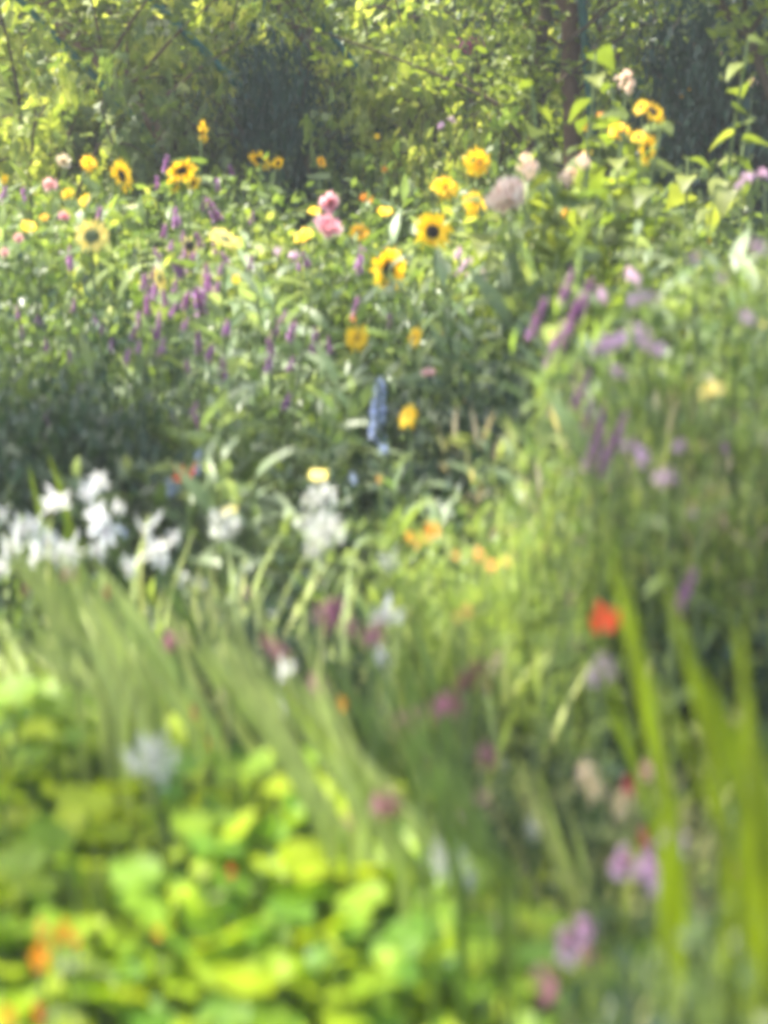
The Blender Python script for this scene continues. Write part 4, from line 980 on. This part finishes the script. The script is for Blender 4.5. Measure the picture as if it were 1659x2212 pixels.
for x, y, d in [(1420, 1560, 2.4), (1520, 1620, 2.3), (1350, 1640, 2.4), (1600, 1560, 2.3), (1480, 1750, 2.25), (1600, 1750, 2.2), (1380, 1800, 2.25)]:
    filler('grass', x, y, d, 1)

# ------------------------------------------------------------------ added trees out of view, boughs set on sun rays to shade chosen patches
def shade_tree(name, trunk, spots, label, mat='leaf_mid'):
    rs = np.random.default_rng(len(spots)); tm = MB(); cm = MB()
    base = np.array([trunk[0], trunk[1], 0.])
    o = root(name, base, 'tree', '', None, 0, 0, label)
    crotch = np.array([trunk[0] + .2, trunk[1] - .2, 3.4])
    tube(tm, bez(base, (trunk[0], trunk[1], 2), crotch, 9) - base, .17, .11, 10)
    for (px, py, d, rad, hz) in spots:
        p = P(px, py, d); s = np.array(SUN); t = (hz - p[2]) / s[2]; c = p + s * t
        tube(tm, bez(crotch, (crotch + c) / 2 + (0, 0, .6), c, 9) - base, .07, .015, 6)
        rad *= 1.15; n = int(4200 * (rad / .3) ** 2)
        O = c + norm(rs.normal(size=(n, 3))) * (rad * rs.uniform(0, 1, n) ** .45)[:, None] * [1, 1, .7] - base
        cm.scatter(T_SMALL, frames(sph_dirs(n, rs, -.6), (0, 0, 1), .6, .085 * rs.uniform(.6, 1.3, n), rs), O)
    part('trunk', tm.mesh('trunk', M['bark']), o); part('crown', cm.mesh('crown', M[mat]), o)
shade_tree('added_shade_tree_left', (-6.5, 7.5), [(90, 810, 4.4, .5, 5.2), (20, 740, 4.6, .4, 5.2), (170, 900, 4.1, .25, 5.0), (150, 1760, 2.5, .19, 4.6), (60, 1800, 2.45, .14, 4.6), (600, 1310, 2.95, .2, 4.8),
            (600, 230, 9.5, .75, 6.0), (560, 300, 8.6, .5, 6.0), (640, 380, 7.4, .4, 6.0), (480, 60, 9.8, .5, 6.4)], 'added shade tree, unseen at the left, boughs placed to darken the bed')
shade_tree('added_shade_tree_right', (5.5, 8.8), [(1110, 780, 4.7, .38, 5.6), (1060, 700, 4.9, .25, 5.6), (1600, 1180, 2.9, .22, 5.0), (1130, 1640, 2.6, .17, 4.8), (1560, 2120, 2.2, .2, 4.8),
            (1090, 700, 4.3, .3, 5.4), (1600, 1150, 3.0, .2, 5.0), (1590, 250, 8.8, .7, 6.2), (1500, 330, 7.6, .4, 6.0), (1640, 330, 7.4, .5, 6.0), (1420, 60, 9.5, .5, 6.4), (1130, 60, 9.2, .4, 6.4), (1150, 880, 4.3, .22, 5.2)], 'added shade tree, unseen at the right, boughs placed to darken the bed', 'leaf_dark')

# ------------------------------------------------------------------ ground and undergrowth
g = MB(); n = 60
xs = np.linspace(-60, 60, n + 1); ys = np.linspace(-20, 120, n + 1)
X, Y = np.meshgrid(xs, ys)
Z = .02 * np.sin(X * 1.3) * np.cos(Y * .9) - .02
V = np.stack([X, Y, Z], 2).reshape(-1, 3)
F = [(j * (n + 1) + i, j * (n + 1) + i + 1, (j + 1) * (n + 1) + i + 1, (j + 1) * (n + 1) + i) for j in range(n) for i in range(n)]
g.add(V, F)
structure('ground', g.mesh('ground', M['soil']))
u = MB(); n = 42000
yy = rng.uniform(1.6, 14, n) ** 1.0; xx = rng.uniform(-1, 1, n) * (.5 + .26 * yy)
zz = rng.uniform(.0, .42, n) + .1 * np.sin(xx * 3 + yy * 2)
u.scatter(T_OVATE, frames(sph_dirs(n, rng, -.3), (0, 0, 1), .5, .06 * rng.uniform(.5, 1.5, n), rng), np.stack([xx, yy, np.abs(zz)], 1))
uo = structure('undergrowth', u.mesh('undergrowth', M['leaf_mid']), 'stuff')
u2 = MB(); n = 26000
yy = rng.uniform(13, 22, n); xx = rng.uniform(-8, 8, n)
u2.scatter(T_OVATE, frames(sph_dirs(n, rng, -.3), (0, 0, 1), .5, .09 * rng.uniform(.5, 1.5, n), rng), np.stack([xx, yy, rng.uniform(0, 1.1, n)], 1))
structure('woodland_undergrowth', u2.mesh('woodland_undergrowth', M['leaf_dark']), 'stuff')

# ------------------------------------------------------------------ thin volume added to imitate the lens veil
hz = bpy.data.materials.new('veil_haze'); hz.use_nodes = True; hn = hz.node_tree; hn.nodes.clear()
ho_ = hn.nodes.new('ShaderNodeOutputMaterial'); hp_ = hn.nodes.new('ShaderNodeVolumePrincipled')
hp_.inputs['Color'].default_value = (.92, .96, .94, 1); hp_.inputs['Density'].default_value = 0.0045; hp_.inputs['Anisotropy'].default_value = 0.2
hn.links.new(hp_.outputs[0], ho_.inputs['Volume'])
hb = MB(); V = [(x, y, z) for z in (-1.2, 9.5) for y in (-22, 122) for x in (-62, 62)]
hb.add(V, [(0, 2, 3, 1), (4, 5, 7, 6), (0, 1, 5, 4), (2, 6, 7, 3), (0, 4, 6, 2), (1, 3, 7, 5)])
structure('veil_haze', hb.mesh('veil_haze', hz, False), 'stuff')

# ------------------------------------------------------------------ labels that tell look-alikes apart
LM = [('the open pink rose', 710, 497), ('the dark-eyed sunflower', 935, 500), ('the large lemon sunflower', 198, 510), ('the flat round daisy', 771, 730), ('the blue delphinium', 815, 885), ('the red spider dahlia', 400, 1030),
      ('the orange mexican sunflower', 920, 1155), ('the vermilion poppy', 1310, 1338), ('the large sweet peas', 1420, 1855), ('the lower sweet peas', 1245, 2030), ('the orange nasturtiums', 115, 2030), ('the white gladioli', 150, 1150), ('the dark crooked trunk', 1160, 230),
      ('the big cream seed head', 1105, 420), ('the pink carnation', 492, 1503), ('the leftmost teal support', 220, 180), ('the lemon bloom at right', 1535, 848), ('the tall green blades', 1560, 1600), ('the white cleome at lower left', 330, 1645), ('the dusty pink umbels', 710, 1330)]
def rel(px, py):
    px = min(max(px, 0), 1659); py = min(max(py, 0), 2212)
    best = min(LM, key=lambda l: (l[1] - px) ** 2 + (l[2] - py) ** 2)
    dx, dy = px - best[1], py - best[2]; ds = math.hypot(dx, dy)
    if ds < 12: return 'beside', best[0], ds
    if abs(dx) > 2.2 * abs(dy): w_ = 'right of' if dx > 0 else 'left of'
    elif abs(dy) > 2.2 * abs(dx): w_ = 'below' if dy > 0 else 'above'
    else: w_ = ('below' if dy > 0 else 'above') + (' right of' if dx > 0 else ' left of')
    return w_, best[0], ds
groups = {}
for o, base, px, py in TOP:
    w_, l_, ds = rel(px, py)
    groups.setdefault((base, w_, l_), []).append((ds, o))
ORD = ['closest', 'second closest', 'third closest', 'fourth closest', 'fifth closest', 'sixth closest', 'seventh closest', 'eighth closest', 'ninth closest', 'tenth closest', 'eleventh closest', 'twelfth closest']
for (base, w_, l_), L in groups.items():
    L.sort(key=lambda q: q[0])
    for i, (ds, o) in enumerate(L):
        o['label'] = f'{base} {w_} {l_}' if len(L) == 1 else f'{ORD[min(i, 11)]} {base} {w_} {l_}'
